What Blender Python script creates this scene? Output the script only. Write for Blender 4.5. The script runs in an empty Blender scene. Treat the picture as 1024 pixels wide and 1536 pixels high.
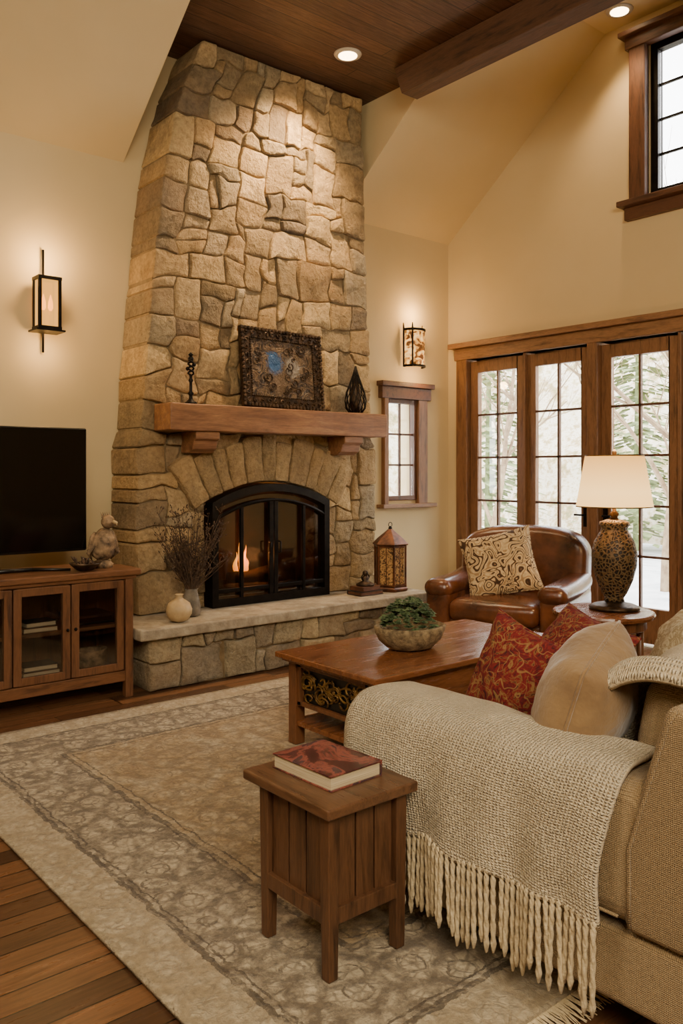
import bpy, bmesh, math, random
from mathutils import Vector, Matrix, noise
PI=math.pi
SC=bpy.context.scene
COL=SC.collection
def lin(h):
    h=h.lstrip('#'); r=[int(h[i:i+2],16)/255 for i in (0,2,4)]
    return tuple((c/12.92 if c<=.04045 else ((c+.055)/1.055)**2.4) for c in r)+(1,)
# ---------------------------------------------------------------- materials
class NT:
    def __init__(s,name):
        s.m=bpy.data.materials.new(name); s.m.use_nodes=True; s.t=s.m.node_tree; s.n=s.t.nodes
        s.b=s.n['Principled BSDF']; s.out=s.n['Material Output']
        s.tc=s.n.new('ShaderNodeTexCoord')
    def link(s,a,b): s.t.links.new(a,b)
    def set(s,sock,v):
        if isinstance(v,bpy.types.NodeSocket): s.link(v,sock)
        else: sock.default_value=v
    def math(s,op,a,b=0,c=None,clamp=False):
        n=s.n.new('ShaderNodeMath'); n.operation=op; n.use_clamp=clamp
        s.set(n.inputs[0],a); s.set(n.inputs[1],b)
        if c is not None: s.set(n.inputs[2],c)
        return n.outputs[0]
    def map(s,src='Object',scale=(1,1,1),rot=(0,0,0),loc=(0,0,0)):
        n=s.n.new('ShaderNodeMapping'); s.link(s.tc.outputs[src],n.inputs[0])
        n.inputs['Scale'].default_value=scale; n.inputs['Rotation'].default_value=rot; n.inputs['Location'].default_value=loc
        return n.outputs[0]
    def noise(s,vec,scale=5,detail=4,rough=.55,dist=0):
        n=s.n.new('ShaderNodeTexNoise'); s.link(vec,n.inputs['Vector'])
        n.inputs['Scale'].default_value=scale; n.inputs['Detail'].default_value=detail
        n.inputs['Roughness'].default_value=rough; n.inputs['Distortion'].default_value=dist
        return n.outputs[0]
    def voro(s,vec,scale=5,feature='F1',out='Distance',rand=1):
        n=s.n.new('ShaderNodeTexVoronoi'); n.feature=feature; s.link(vec,n.inputs['Vector'])
        n.inputs['Scale'].default_value=scale; n.inputs['Randomness'].default_value=rand
        return n.outputs[out]
    def wave(s,vec,scale=5,dist=0,bands='X',det=2,typ='BANDS',dsc=1):
        n=s.n.new('ShaderNodeTexWave'); n.wave_type=typ
        if typ=='BANDS': n.bands_direction=bands
        s.link(vec,n.inputs['Vector']); n.inputs['Scale'].default_value=scale
        n.inputs['Distortion'].default_value=dist; n.inputs['Detail'].default_value=det; n.inputs['Detail Scale'].default_value=dsc
        return n.outputs['Fac']
    def ramp(s,fac,stops,interp='LINEAR'):
        n=s.n.new('ShaderNodeValToRGB'); s.link(fac,n.inputs[0]); n.color_ramp.interpolation=interp
        e=n.color_ramp.elements
        while len(e)<len(stops): e.new(.5)
        for i,(p,c) in enumerate(stops):
            e[i].position=p
            e[i].color=lin(c) if isinstance(c,str) else (c if hasattr(c,'__len__') else (c,c,c,1))
        return n.outputs[0]
    def mix(s,fac,a,b,blend='MIX'):
        n=s.n.new('ShaderNodeMix'); n.data_type='RGBA'; n.blend_type=blend
        s.set(n.inputs[0],fac)
        s.set(n.inputs[6],lin(a) if isinstance(a,str) else a); s.set(n.inputs[7],lin(b) if isinstance(b,str) else b)
        return n.outputs[2]
    def bump(s,h,strength=.3,dist=.01):
        n=s.n.new('ShaderNodeBump'); s.link(h,n.inputs['Height']); n.inputs['Strength'].default_value=strength
        n.inputs['Distance'].default_value=dist; s.link(n.outputs[0],s.b.inputs['Normal'])
    def base(s,c): s.set(s.b.inputs['Base Color'],lin(c) if isinstance(c,str) else c)
    def rough(s,v): s.set(s.b.inputs['Roughness'],v)
def pmat(name,c1,c2,scale=6,rough=.6,metal=0,bump=.2,bs=40,stretch=(1,1,1),bd=.004,spec=.5,sheen=0,dist=0,lo=.35,hi=.65):
    m=NT(name); v=m.map(scale=stretch)
    m.base(m.ramp(m.noise(v,scale,5,.6,dist),[(lo,c1),(hi,c2)]))
    m.b.inputs['Roughness'].default_value=rough; m.b.inputs['Metallic'].default_value=metal
    m.b.inputs['Specular IOR Level'].default_value=spec
    if sheen: m.b.inputs['Sheen Weight'].default_value=sheen
    if bump: m.bump(m.noise(v,bs,4),bump,bd)
    return m.m
def wood(name,c1,c2,axis='x',rough=.4,scale=3,c3=None):
    st={'x':(1,9,9),'y':(9,1,9),'z':(9,9,1)}[axis]
    m=NT(name); v=m.map(scale=st)
    g=m.noise(v,scale,6,.65,.5)
    col=m.ramp(g,[(.3,c1),(.5,c3 or c2),(.7,c2)])
    f=m.noise(v,scale*7,3,.6)
    col=m.mix(1,col,m.ramp(f,[(.35,(.78,.77,.76,1)),(.6,(1.06,1.06,1.06,1))]),'MULTIPLY')
    m.base(col); m.rough(m.ramp(m.noise(v,scale*2,3),[(.3,rough-.04),(.7,rough+.1)]))
    m.bump(m.noise(v,scale*5,4),.12,.0015); return m.m
def emis(name,c,st,c2=None,scale=20):
    m=NT(name); m.base(c)
    e=m.ramp(m.noise(m.map(),scale,3),[(.35,c),(.65,c2 or c)])
    m.link(e,m.b.inputs['Emission Color']); m.b.inputs['Emission Strength'].default_value=st
    return m.m
def glass(name,tint=(1,1,1,1),gl=.08,rough=.02,em=None):
    m=NT(name); m.n.remove(m.b)
    tr=m.n.new('ShaderNodeBsdfTransparent'); tr.inputs[0].default_value=tint
    gs=m.n.new('ShaderNodeBsdfGlossy'); gs.inputs['Roughness'].default_value=rough
    lw=m.n.new('ShaderNodeLayerWeight'); lw.inputs[0].default_value=.15
    f=m.math('MULTIPLY_ADD',lw.outputs['Fresnel'],.6,gl,True)
    mx=m.n.new('ShaderNodeMixShader'); m.link(f,mx.inputs[0]); m.link(tr.outputs[0],mx.inputs[1]); m.link(gs.outputs[0],mx.inputs[2])
    o=mx.outputs[0]
    if em:
        e=m.n.new('ShaderNodeEmission'); e.inputs[0].default_value=em[0]; e.inputs[1].default_value=em[1]
        m2=m.n.new('ShaderNodeMixShader'); m2.inputs[0].default_value=em[2]; m.link(o,m2.inputs[1]); m.link(e.outputs[0],m2.inputs[2]); o=m2.outputs[0]
    m.link(o,m.out.inputs[0]); return m.m
def planks(name,c1,c2,w,h,rough,bumps=.3,mort='#120a06',bias=-.15):
    m=NT(name); v=m.map()
    b=m.n.new('ShaderNodeTexBrick'); m.link(v,b.inputs['Vector']); b.offset=.37; b.offset_frequency=3
    b.inputs['Color1'].default_value=lin(c1); b.inputs['Color2'].default_value=lin(c2); b.inputs['Mortar'].default_value=lin(mort)
    b.inputs['Scale'].default_value=1; b.inputs['Mortar Size'].default_value=.003; b.inputs['Brick Width'].default_value=w; b.inputs['Row Height'].default_value=h
    b.inputs['Bias'].default_value=bias
    g=m.noise(m.map(scale=(1.2,14,1)),4,6,.7,.8)
    m.base(m.mix(1.0,b.outputs['Color'],m.ramp(g,[(.3,(.5,.47,.44,1)),(.7,(1.35,1.3,1.25,1))]),'MULTIPLY'))
    m.rough(m.ramp(g,[(.3,rough+.1),(.7,rough)]))
    hh=m.math('ADD',m.math('MULTIPLY',b.outputs['Fac'],-1.5),m.math('MULTIPLY',g,.4))
    m.bump(hh,bumps,.004); return m.m
MAT={}
RUGX0,RUGX1,RUGY0,RUGY1=1.04,4.12,1.3,4.5
def mk():
    m=NT('wall_plaster'); v=m.map(); m.base(m.ramp(m.noise(v,1.3,3),[(.3,'#c9b386'),(.7,'#cfba8f')])); m.b.inputs['Roughness'].default_value=.85
    m.bump(m.noise(v,60,4),.12,.003); MAT['wall']=m.m
    MAT['floor']=planks('floor_planks','#4a3222','#80593a',1.1,.095,.25,bias=-.05)
    MAT['ceil']=planks('ceiling_planks','#523828','#6a4a33',2.6,.135,.45,1)
    MAT['beam']=wood('beam_wood','#2c1c13','#573b28','y',.55,3)
    MAT['trimx']=wood('trim_wood_x','#4f3421','#85603f','x',.42)
    MAT['trimy']=wood('trim_wood_y','#553823','#8c6542','y',.42)
    MAT['trimz']=wood('trim_wood_z','#4c311e','#805939','z',.42)
    MAT['dtrimy']=wood('dark_trim_y','#331d13','#5e3c27','y',.45)
    MAT['dtrimz']=wood('dark_trim_z','#331d13','#5e3c27','z',.45)
    MAT['mantel']=wood('mantel_wood','#664126','#a2744a','x',.5,2.2,'#875c3a')
    MAT['cabx']=wood('cabinet_wood_x','#40281a','#744c2f','x',.36); MAT['cabz']=wood('cabinet_wood_z','#40281a','#6e482d','z',.38)
    MAT['tabx']=wood('table_wood_x','#4a2b1a','#804f2f','x',.2,2.5); MAT['tabz']=wood('table_wood_z','#3a2314','#6e4529','z',.35)
    MAT['endx']=wood('end_table_wood_y','#412b1c','#674730','y',.3,2.5); MAT['endz']=wood('end_table_wood_z','#2e1d12','#5d3e28','z',.4)
    MAT['dark']=pmat('dark_metal','#14110f','#221d19',20,.45,.8,.1)
    MAT['bronze']=pmat('aged_bronze','#241b14','#5c4733',25,.45,.7,.4,80)
    MAT['black']=pmat('black_plastic','#070707','#101010',20,.35,0,.03)
    MAT['screen']=pmat('screen_glass','#030303','#050505',3,.09,0,0)
    MAT['soot']=pmat('sooty_firebrick','#1c130d','#4a3422',8,.9,0,.4,20)
    MAT['mortar']=pmat('mortar','#6f5c40','#8d7857',12,.95,0,.6,60)
    m=NT('fieldstone'); a=m.n.new('ShaderNodeAttribute'); a.attribute_name='Col'; v=m.map()
    n1=m.noise(v,7,6,.7); n2=m.noise(v,34,5,.7); n3=m.noise(v,2.2,3)
    c=m.mix(1,a.outputs['Color'],m.ramp(n1,[(.28,(.66,.62,.57,1)),(.5,(1,.98,.95,1)),(.72,(1.3,1.24,1.14,1))]),'MULTIPLY')
    c=m.mix(1,c,m.ramp(n2,[(.3,(.64,.62,.6,1)),(.6,(1.12,1.11,1.09,1))]),'MULTIPLY')
    c=m.mix(m.ramp(n3,[(.45,0.),(.75,.3)]),c,'#b0834e')
    m.base(c); m.b.inputs['Roughness'].default_value=.9
    h=m.math('ADD',m.math('MULTIPLY',n1,1.1),m.math('MULTIPLY',n2,.7)); m.bump(h,1,.032); MAT['stone']=m.m
    MAT['slab']=pmat('hearth_limestone','#857763','#b0a28a',9,.8,0,.8,35,bd=.008)
    MAT['glass']=glass('window_glass'); MAT['fglass']=glass('smoked_firebox_glass',(.62,.55,.5,1),.10,.05); MAT['cglass']=glass('cabinet_glass',(.85,.85,.85,1),.07,.03)
    MAT['amber']=glass('amber_frosted_glass',(.95,.65,.3,1),.05,.2,((1,.50,.10,1),1.9,.55))
    m=NT('oatmeal_linen'); v=m.map(); w1=m.wave(v,70,2.5,'X',2); w2=m.wave(v,70,2.5,'Z',2); w3=m.wave(v,70,2.5,'Y',2)
    ww=m.math('ADD',m.math('ADD',w1,w2),w3); m.base(m.mix(m.math('MULTIPLY',ww,.33),'#846a46','#b3986d')); m.b.inputs['Roughness'].default_value=.95
    m.b.inputs['Sheen Weight'].default_value=.15; m.bump(ww,.6,.004); MAT['linen']=m.m
    m=NT('cream_knit'); v=m.map('UV'); w1=m.wave(v,30,4,'X',3,dsc=2.5); w2=m.wave(v,40,3.2,'Y',3,dsc=3); nn=m.noise(v,80,3); n4=m.noise(v,5,3)
    ww=m.math('ADD',m.math('MULTIPLY',w1,w2),m.math('MULTIPLY',nn,.8)); c=m.ramp(ww,[(.15,'#b09a76'),(.7,'#e0cfae')])
    c=m.mix(1,c,m.ramp(n4,[(.35,(.88,.87,.85,1)),(.65,(1.05,1.05,1.05,1))]),'MULTIPLY'); m.base(c); m.b.inputs['Roughness'].default_value=1
    m.b.inputs['Sheen Weight'].default_value=.2; m.bump(ww,1,.009); MAT['knit']=m.m
    MAT['yarn']=pmat('cream_yarn','#b09b76','#d6c39c',60,1,0,.8,160,bd=.004,sheen=.2)
    MAT['leather']=pmat('brown_leather','#3a1d0e','#6f4024',5,.27,0,.3,90,bd=.0025,spec=.7)
    MAT['tanpil']=pmat('tan_velvet','#7c5f3c','#98794e',6,.8,0,.5,14,sheen=.4,bd=.02)
    m=NT('patterned_tan_fabric'); v=m.map(); n=m.noise(v,7.5,1,.5,.9); f=m.math('FRACT',m.math('MULTIPLY',n,8)); q=m.math('ABSOLUTE',m.math('SUBTRACT',f,.5))
    c=m.ramp(q,[(.07,'#3f2a18'),(.13,'#6b4d31'),(.19,'#c4aa80'),(.36,'#cbb58c'),(.44,'#a1825a')]); c=m.mix(1,c,m.ramp(m.noise(v,60,3),[(.3,.75),(.7,1.1)]),'MULTIPLY')
    m.base(c); m.b.inputs['Roughness'].default_value=.9; MAT['animal']=m.m
    m=NT('red_paisley_fabric'); v=m.map(); n=m.noise(v,20,4,.65,2.2); n2=m.noise(v,13,1,.5,.8); q=m.math('ABSOLUTE',m.math('SUBTRACT',m.math('FRACT',m.math('MULTIPLY',n2,5)),.5))
    c=m.ramp(n,[(.34,'#350a0b'),(.46,'#681213'),(.54,'#7a1a18'),(.59,'#80602f'),(.63,'#5a0f10'),(.70,'#343b25')])
    c=m.mix(m.ramp(q,[(.04,.7),(.10,0.)]),c,'#987642'); m.base(c); m.b.inputs['Roughness'].default_value=.9
    m.bump(n,.4,.004); MAT['red']=m.m
    m=NT('cream_floral_fabric'); v=m.map(); n=m.noise(v,20,4,.6,2); m.base(m.ramp(n,[(.42,'#c4b697'),(.55,'#8c7653'),(.62,'#c0b190')])); m.b.inputs['Roughness'].default_value=.95; MAT['floral']=m.m
    # rug
    m=NT('rug_wool'); HX,HY=(RUGX1-RUGX0)/2,(RUGY1-RUGY0)/2
    s=m.n.new('ShaderNodeSeparateXYZ'); m.link(m.tc.outputs['Object'],s.inputs[0]); v=m.map()
    wob=m.math('MULTIPLY',m.math('SUBTRACT',m.noise(v,12,4,.7),.5),.05)
    dx=m.math('SUBTRACT',HX,m.math('ABSOLUTE',s.outputs[0])); dy=m.math('SUBTRACT',HY,m.math('ABSOLUTE',s.outputs[1]))
    d=m.math('ADD',m.math('MINIMUM',dx,dy),wob)
    big=m.noise(v,2.2,4,.6); fine=m.noise(v,45,4,.7); mid=m.noise(v,15,5,.7,1.2)
    cream=m.ramp(big,[(.3,'#ae9e83'),(.7,'#c2b398')])
    field=m.ramp(m.noise(v,4.5,5,.7,.8),[(.3,'#967a56'),(.48,'#ad956f'),(.66,'#bfae90')])
    vo=m.voro(v,8.5); ve=m.voro(v,8.5,'DISTANCE_TO_EDGE'); vs=m.voro(v,26,'DISTANCE_TO_EDGE')
    md=m.math('MULTIPLY',m.math('SUBTRACT',mid,.5),.9)
    def band(x,c0,w0): return m.ramp(m.math('ABSOLUTE',m.math('SUBTRACT',x,c0)),[(w0*.6,1.),(w0*1.7,0.)])
    ring=band(m.math('ADD',vo,m.math('MULTIPLY',md,.5)),.36,.03)
    edge=m.ramp(m.math('ADD',ve,m.math('MULTIPLY',md,.55)),[(.07,1.),(.19,0.)])
    vein=m.ramp(m.math('ADD',vs,m.math('MULTIPLY',md,.5)),[(.03,.7),(.14,0.)])
    core=m.ramp(m.math('ADD',vo,m.math('MULTIPLY',md,.4)),[(.08,.8),(.15,0.)])
    mot=m.math('MAXIMUM',m.math('MAXIMUM',m.math('MAXIMUM',ring,edge),vein),core)
    wear=m.ramp(m.noise(v,13,5,.75),[(.34,.35),(.55,1.)])
    mot=m.math('MULTIPLY',mot,wear)
    inb=m.math('MULTIPLY',m.math('GREATER_THAN',d,.19),m.math('LESS_THAN',d,.52))
    inf=m.ramp(d,[(.50,0.),(.56,1.)]); outb=m.math('LESS_THAN',d,.18)
    def line(x,w): return m.math('LESS_THAN',m.math('ABSOLUTE',m.math('SUBTRACT',d,x)),w)
    lines=m.math('MULTIPLY',m.math('MAXIMUM',m.math('MAXIMUM',line(.19,.011),line(.525,.013)),m.math('MAXIMUM',line(.22,.004),line(.565,.004))),m.ramp(mid,[(.38,.3),(.52,1.)]))
    c=m.mix(inf,cream,field)
    c=m.mix(m.math('MULTIPLY',m.math('MULTIPLY',mot,inb),.8),c,'#564839')
    fade=m.ramp(m.math('MULTIPLY_ADD',s.outputs[1],-.4,.1),[(0.,.6),(.30,.7),(.5,.9)])
    c=m.mix(m.math('MULTIPLY',m.math('MULTIPLY',mot,inf),fade),c,'#67563f')
    c=m.mix(m.math('MULTIPLY',m.math('MULTIPLY',mot,outb),.5),c,'#86714f')
    c=m.mix(m.math('MULTIPLY',lines,.8),c,'#4a3d2f')
    c=m.mix(1,c,m.ramp(fine,[(.3,(.64,.63,.62,1)),(.7,(1.15,1.14,1.12,1))]),'MULTIPLY')
    m.base(c); m.b.inputs['Roughness'].default_value=1; m.b.inputs['Sheen Weight'].default_value=.08
    m.bump(m.math('ADD',fine,m.math('MULTIPLY',mot,-.5)),.8,.01); MAT['rug']=m.m
    m=NT('lamp_shade_linen'); v=m.map(); m.base('#a5722f'); m.b.inputs['Roughness'].default_value=.9
    sz=m.n.new('ShaderNodeSeparateXYZ'); m.link(v,sz.inputs[0])
    e=m.ramp(m.math('MULTIPLY',m.math('SUBTRACT',sz.outputs[2],.62),3.1),[(0,(1,.56,.17,1)),(.3,(1,.60,.20,1)),(1,(.62,.29,.06,1))]); m.link(e,m.b.inputs['Emission Color']); m.b.inputs['Emission Strength'].default_value=2.8
    MAT['shade']=m.m
    m=NT('carved_lamp_ceramic'); v=m.map(); d=m.voro(v,44,'DISTANCE_TO_EDGE'); m.base(m.ramp(d,[(.05,'#705838'),(.24,'#20160e')])); m.b.inputs['Roughness'].default_value=.5
    m.bump(m.ramp(d,[(.08,1.),(.22,0.)]),1,.01); MAT['lampbody']=m.m
    MAT['gold']=pmat('carved_antique_gold','#4a3114','#8f6d36',30,.45,.5,.4,80)
    MAT['bowl']=pmat('woven_stone_bowl','#5c4b35','#a08b66',30,.85,0,.8,90,bd=.01)
    MAT['leaf']=pmat('succulent_green','#2f4228','#788c5c',18,.55,0,.1)
    MAT['dry']=pmat('dried_branches','#2f2119','#5d4632',30,.9,0,.2)
    MAT['cerm']=pmat('cream_ceramic','#a98d64','#c6ad82',10,.5,0,.15)
    MAT['greyv']=pmat('grey_stoneware','#5b5348','#857a6a',14,.8,0,.4)
    m=NT('illustrated_book_cover'); v=m.map(); n=m.noise(v,6,5,.6,1.2)
    c=m.ramp(n,[(.34,'#1d1418'),(.45,'#4f2628'),(.53,'#8f5044'),(.58,'#3b2c38'),(.68,'#7d5036')])
    m.base(c); m.b.inputs['Roughness'].default_value=.2; MAT['book1']=m.m
    MAT['pages']=pmat('paper_pages','#b39f7d','#d6c6a4',4,.9,0,.5,6,stretch=(1,1,60))
    MAT['book2']=pmat('dark_book_cover','#1c1a1a','#33302e',9,.5,0,.05)
    MAT['book3']=pmat('brown_book_cover','#4a2c1b','#6b442c',9,.5,0,.05)
    MAT['carv']=pmat('carved_driftwood','#2c1e13','#a08260',17,.7,0,.8,40,bd=.01)
    MAT['copper']=pmat('aged_copper_wood','#3a1e10','#7a4a2b',12,.4,.4,.2)
    MAT['lpanel']=pmat('mottled_amber_panel','#3d2413','#c0945a',40,.4,0,.4,60,dist=1.5,lo=.42,hi=.56)
    MAT['logs']=pmat('charred_log','#140e0a','#4a3325',10,.9,0,.7,30,bd=.01)
    m=NT('flame'); m.base('#ff9a28'); e=m.ramp(m.noise(m.map(),14,3),[(.35,(1,.28,.02,1)),(.65,(1,.52,.08,1))]); m.link(e,m.b.inputs['Emission Color']); m.b.inputs['Emission Strength'].default_value=4.5; MAT['flame']=m.m
    MAT['bulb']=emis('warm_bulb','#ffbe66',16)
    m=NT('mottled_mica'); v=m.map(); n=m.noise(v,15,2,.5,1.5); m.base('#7a4a20'); e=m.ramp(n,[(.40,(.02,.008,.002,1)),(.48,(.5,.2,.03,1)),(.62,(1,.55,.16,1))]); m.link(e,m.b.inputs['Emission Color']); m.b.inputs['Emission Strength'].default_value=2.2; MAT['mica2']=m.m
    MAT['down']=emis('downlight_lens','#ffdca8',14)
    MAT['white']=pmat('white_trim_ring','#b8af9e','#c9c0ae',5,.5,0,.05)
    MAT['candle']=pmat('wax','#d8c8a4','#e8dcc0',5,.6,0,.05)
    m=NT('painting_canvas'); v=m.map(); n=m.noise(v,13,5,.7,2.2); c=m.ramp(n,[(.32,'#15100c'),(.45,'#3d2d1f'),(.55,'#705839'),(.63,'#2a1f16')])
    def spot(x,z,r,colr,cc):
        mp=m.map(loc=(-x/r,0,-z/(r*1.25)),scale=(1/r,0,1/(r*1.25))); ln=m.n.new('ShaderNodeVectorMath'); ln.operation='LENGTH'; m.link(mp,ln.inputs[0])
        return m.mix(m.ramp(m.math('ADD',ln.outputs['Value'],m.math('MULTIPLY',m.math('SUBTRACT',n,.5),1.8)),[(.6,.85),(1.,0.)]),cc,colr)
    c=spot(-.07,.34,.085,'#24598c',c); c=spot(.09,.32,.075,'#8b8377',c); c=spot(-.02,.19,.08,'#6a553c',c)
    m.base(c); m.b.inputs['Roughness'].default_value=.45; m.b.inputs['Metallic'].default_value=.2; m.bump(n,1,.03); MAT['paint']=m.m
    MAT['snow']=pmat('snowy_ground','#b8bcc0','#e8eaec',2,.9,0,.3,6)
    m=NT('wooded_bank'); v=m.map(); n=m.noise(v,1.4,8,.8); m.base(m.ramp(n,[(.35,'#6b7450'),(.45,'#a8936a'),(.53,'#d8d0be'),(.6,'#b5a680'),(.68,'#858b5e')])); m.b.inputs['Roughness'].default_value=1; MAT['bank']=m.m
    MAT['bark']=pmat('bark','#75604a','#a08c6e',8,.95,0,.5)
    MAT['ever']=pmat('evergreen','#5c6b44','#99a370',6,.9,0,.2)
mk()
# ---------------------------------------------------------------- mesh builder
ORG={}
class MB:
    def __init__(s): s.v=[]; s.f=[]; s.uv=None; s.col=None
    def add(s,vs,fs):
        o=len(s.v); s.v+= [Vector(p) for p in vs]; s.f+=[tuple(i+o for i in f) for f in fs]; return s
    def box(s,x0,x1,y0,y1,z0,z1):
        return s.add([(x0,y0,z0),(x1,y0,z0),(x1,y1,z0),(x0,y1,z0),(x0,y0,z1),(x1,y0,z1),(x1,y1,z1),(x0,y1,z1)],
            [(0,3,2,1),(4,5,6,7),(0,1,5,4),(1,2,6,5),(2,3,7,6),(3,0,4,7)])
    def prism(s,poly,ax,a,b):
        n=len(poly)
        def P(p,t): return {'x':(t,p[0],p[1]),'y':(p[0],t,p[1]),'z':(p[0],p[1],t)}[ax]
        return s.add([P(p,a) for p in poly]+[P(p,b) for p in poly],[tuple(range(n)),tuple(range(2*n-1,n-1,-1))]+[(i,(i+1)%n,n+(i+1)%n,n+i) for i in range(n)])
    def tube(s,pts,r,n=8,closed=False):
        pts=[Vector(p) for p in pts]; m=len(pts); rr=r if hasattr(r,'__len__') else [r]*m
        vs=[];fs=[]; up=None
        for i,p in enumerate(pts):
            a=pts[(i-1)%m] if (closed or i>0) else p; b=pts[(i+1)%m] if (closed or i<m-1) else p
            t=(b-a); t=t.normalized() if t.length>1e-9 else Vector((0,0,1))
            if up is None: up=Vector((0,0,1)) if abs(t.z)<.9 else Vector((1,0,0))
            x=up.cross(t); x=x.normalized() if x.length>1e-6 else t.orthogonal().normalized(); y=t.cross(x); up=y
            for k in range(n):
                q=2*PI*k/n; vs.append(p+(x*math.cos(q)+y*math.sin(q))*rr[i])
        for i in range(m if closed else m-1):
            j=(i+1)%m
            for k in range(n): fs.append((i*n+k,i*n+(k+1)%n,j*n+(k+1)%n,j*n+k))
        if not closed: fs+= [tuple(range(n-1,-1,-1)),tuple((m-1)*n+k for k in range(n))]
        return s.add(vs,fs)
    def lathe(s,prof,c=(0,0,0),n=32,a0=0,sx=1,sy=1):
        vs=[];fs=[];m=len(prof)
        for r,z in prof:
            for k in range(n):
                q=a0+2*PI*k/n; vs.append((c[0]+r*sx*math.cos(q),c[1]+r*sy*math.sin(q),c[2]+z))
        for i in range(m-1):
            for k in range(n): fs.append((i*n+k,i*n+(k+1)%n,(i+1)*n+(k+1)%n,(i+1)*n+k))
        fs+=[tuple(range(n-1,-1,-1)),tuple((m-1)*n+k for k in range(n))]
        return s.add(vs,fs)
    def ball(s,c,r,n=12):
        r=(r,r,r) if not hasattr(r,'__len__') else r
        prof=[(max(1e-4,math.sin(PI*i/(n//2))),-math.cos(PI*i/(n//2))) for i in range(n//2+1)]
        o=len(s.v); s.lathe(prof,(0,0,0),n)
        for i in range(o,len(s.v)): p=s.v[i]; s.v[i]=Vector((c[0]+p.x*r[0],c[1]+p.y*r[1],c[2]+p.z*r[2]))
        return s
    def rbox(s,x0,x1,y0,y1,z0,z1,r,bulge=(0,0,0),n=6,M=None):
        c=Vector(((x0+x1)/2,(y0+y1)/2,(z0+z1)/2)); h=Vector(((x1-x0)/2,(y1-y0)/2,(z1-z0)/2)); r=min(r,min(h)*.98)
        def ts(H):
            a=[-H+r*k/3 for k in range(4)]; core=H-r; b=[-core+2*core*k/n for k in range(1,n)]
            return a+b+[-q for q in reversed(a)]
        T=[ts(h[i]) for i in range(3)]
        for ax in range(3):
            u,w=[(1,2),(2,0),(0,1)][ax]
            for sg in (-1,1):
                A,B=T[u],T[w]; vs=[]
                for a in A:
                    for b in B:
                        p=Vector((0,0,0)); p[ax]=sg*h[ax]; p[u]=a; p[w]=b
                        q=Vector([max(-(h[i]-r),min(h[i]-r,p[i])) for i in range(3)]); d=p-q
                        if d.length>1e-9: p=q+d.normalized()*r
                        f=[p[i]/h[i] for i in range(3)]
                        p=p+Vector((bulge[0]*f[0]*(1-f[1]**2)*(1-f[2]**2),bulge[1]*f[1]*(1-f[0]**2)*(1-f[2]**2),bulge[2]*f[2]*(1-f[0]**2)*(1-f[1]**2)))
                        vs.append((M@(p+c)) if M else p+c)
                nb=len(B); s.add(vs,[(i*nb+j,i*nb+j+1,(i+1)*nb+j+1,(i+1)*nb+j) for i in range(len(A)-1) for j in range(nb-1)])
        return s
    def grid(s,nu,nv,f,su=1,sv=1):
        vs=[f(i/nu,j/nv) for i in range(nu+1) for j in range(nv+1)]
        s.uvp=[(i/nu*su,j/nv*sv) for i in range(nu+1) for j in range(nv+1)]
        return s.add(vs,[(i*(nv+1)+j,(i+1)*(nv+1)+j,(i+1)*(nv+1)+j+1,i*(nv+1)+j+1) for i in range(nu) for j in range(nv)])
    def pillow(s,W,H,T,n=20,seed=0,ex=.42,pin=.09):
        for sg in (-1,1):
            vs=[]
            for i in range(n+1):
                for j in range(n+1):
                    u=-math.cos(PI*i/n); v=-math.cos(PI*j/n)
                    x=W/2*u*(1-pin*(1-v*v)); z=H/2*v*(1-pin*(1-u*u))
                    k=1-(.05 if pin<.05 else .0)*(u*u*v*v); x*=k; z*=k
                    t=T/2*((1-u*u)*(1-v*v))**ex
                    t+= (.016*noise.noise(Vector((x*9+seed,z*9,sg*3)))+.007*noise.noise(Vector((x*24+seed,z*24,sg*3))))*min(1,t/T*3)
                    vs.append((x,sg*t,z))
            s.add(vs,[(i*(n+1)+j,(i+1)*(n+1)+j,(i+1)*(n+1)+j+1,i*(n+1)+j+1) for i in range(n) for j in range(n)])
        return s
    def build(s,name,mat,parent=None,smooth=False,bevel=0,local=False,origin=None,solid=0,segs=2,open_=False,sharp=0):
        o0=Vector(origin) if origin is not None else (ORG.get(parent.name,Vector()) if parent else Vector())
        if local: o0=Vector()
        me=bpy.data.meshes.new(name); me.from_pydata([tuple(p-o0) for p in s.v],[],s.f)
        if s.col is not None:
            at=me.color_attributes.new('Col','FLOAT_COLOR','POINT')
            for i,c in enumerate(s.col): at.data[i].color=c
        if hasattr(s,'uvp') and len(s.uvp)==len(s.v):
            ul=me.uv_layers.new(name='UVMap')
            for l in me.loops: ul.data[l.index].uv=s.uvp[l.vertex_index]
        bm=bmesh.new(); bm.from_mesh(me)
        if s.col is None and not open_: bmesh.ops.remove_doubles(bm,verts=bm.verts,dist=1e-5)
        bmesh.ops.recalc_face_normals(bm,faces=bm.faces); bm.to_mesh(me); bm.free()
        if smooth: me.shade_smooth()
        if sharp:
            try: me.set_sharp_from_angle(angle=sharp)
            except Exception: pass
        me.materials.append(MAT[mat] if isinstance(mat,str) else mat)
        o=bpy.data.objects.new(name,me); COL.objects.link(o)
        if parent: o.parent=parent; ORG[o.name]=ORG.get(parent.name,Vector())
        else:
            o.location=origin if origin is not None else (0,0,0); ORG[o.name]=Vector(o.location)
        if solid: md=o.modifiers.new('s','SOLIDIFY'); md.thickness=solid; md.offset=0
        if bevel:
            md=o.modifiers.new('b','BEVEL'); md.width=bevel; md.segments=segs; md.limit_method='ANGLE'
        return o
def tag(o,label=None,cat=None,group=None,kind=None):
    if label: o['label']=label
    if cat: o['category']=cat
    if group: o['group']=group
    if kind: o['kind']=kind
    return o
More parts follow.
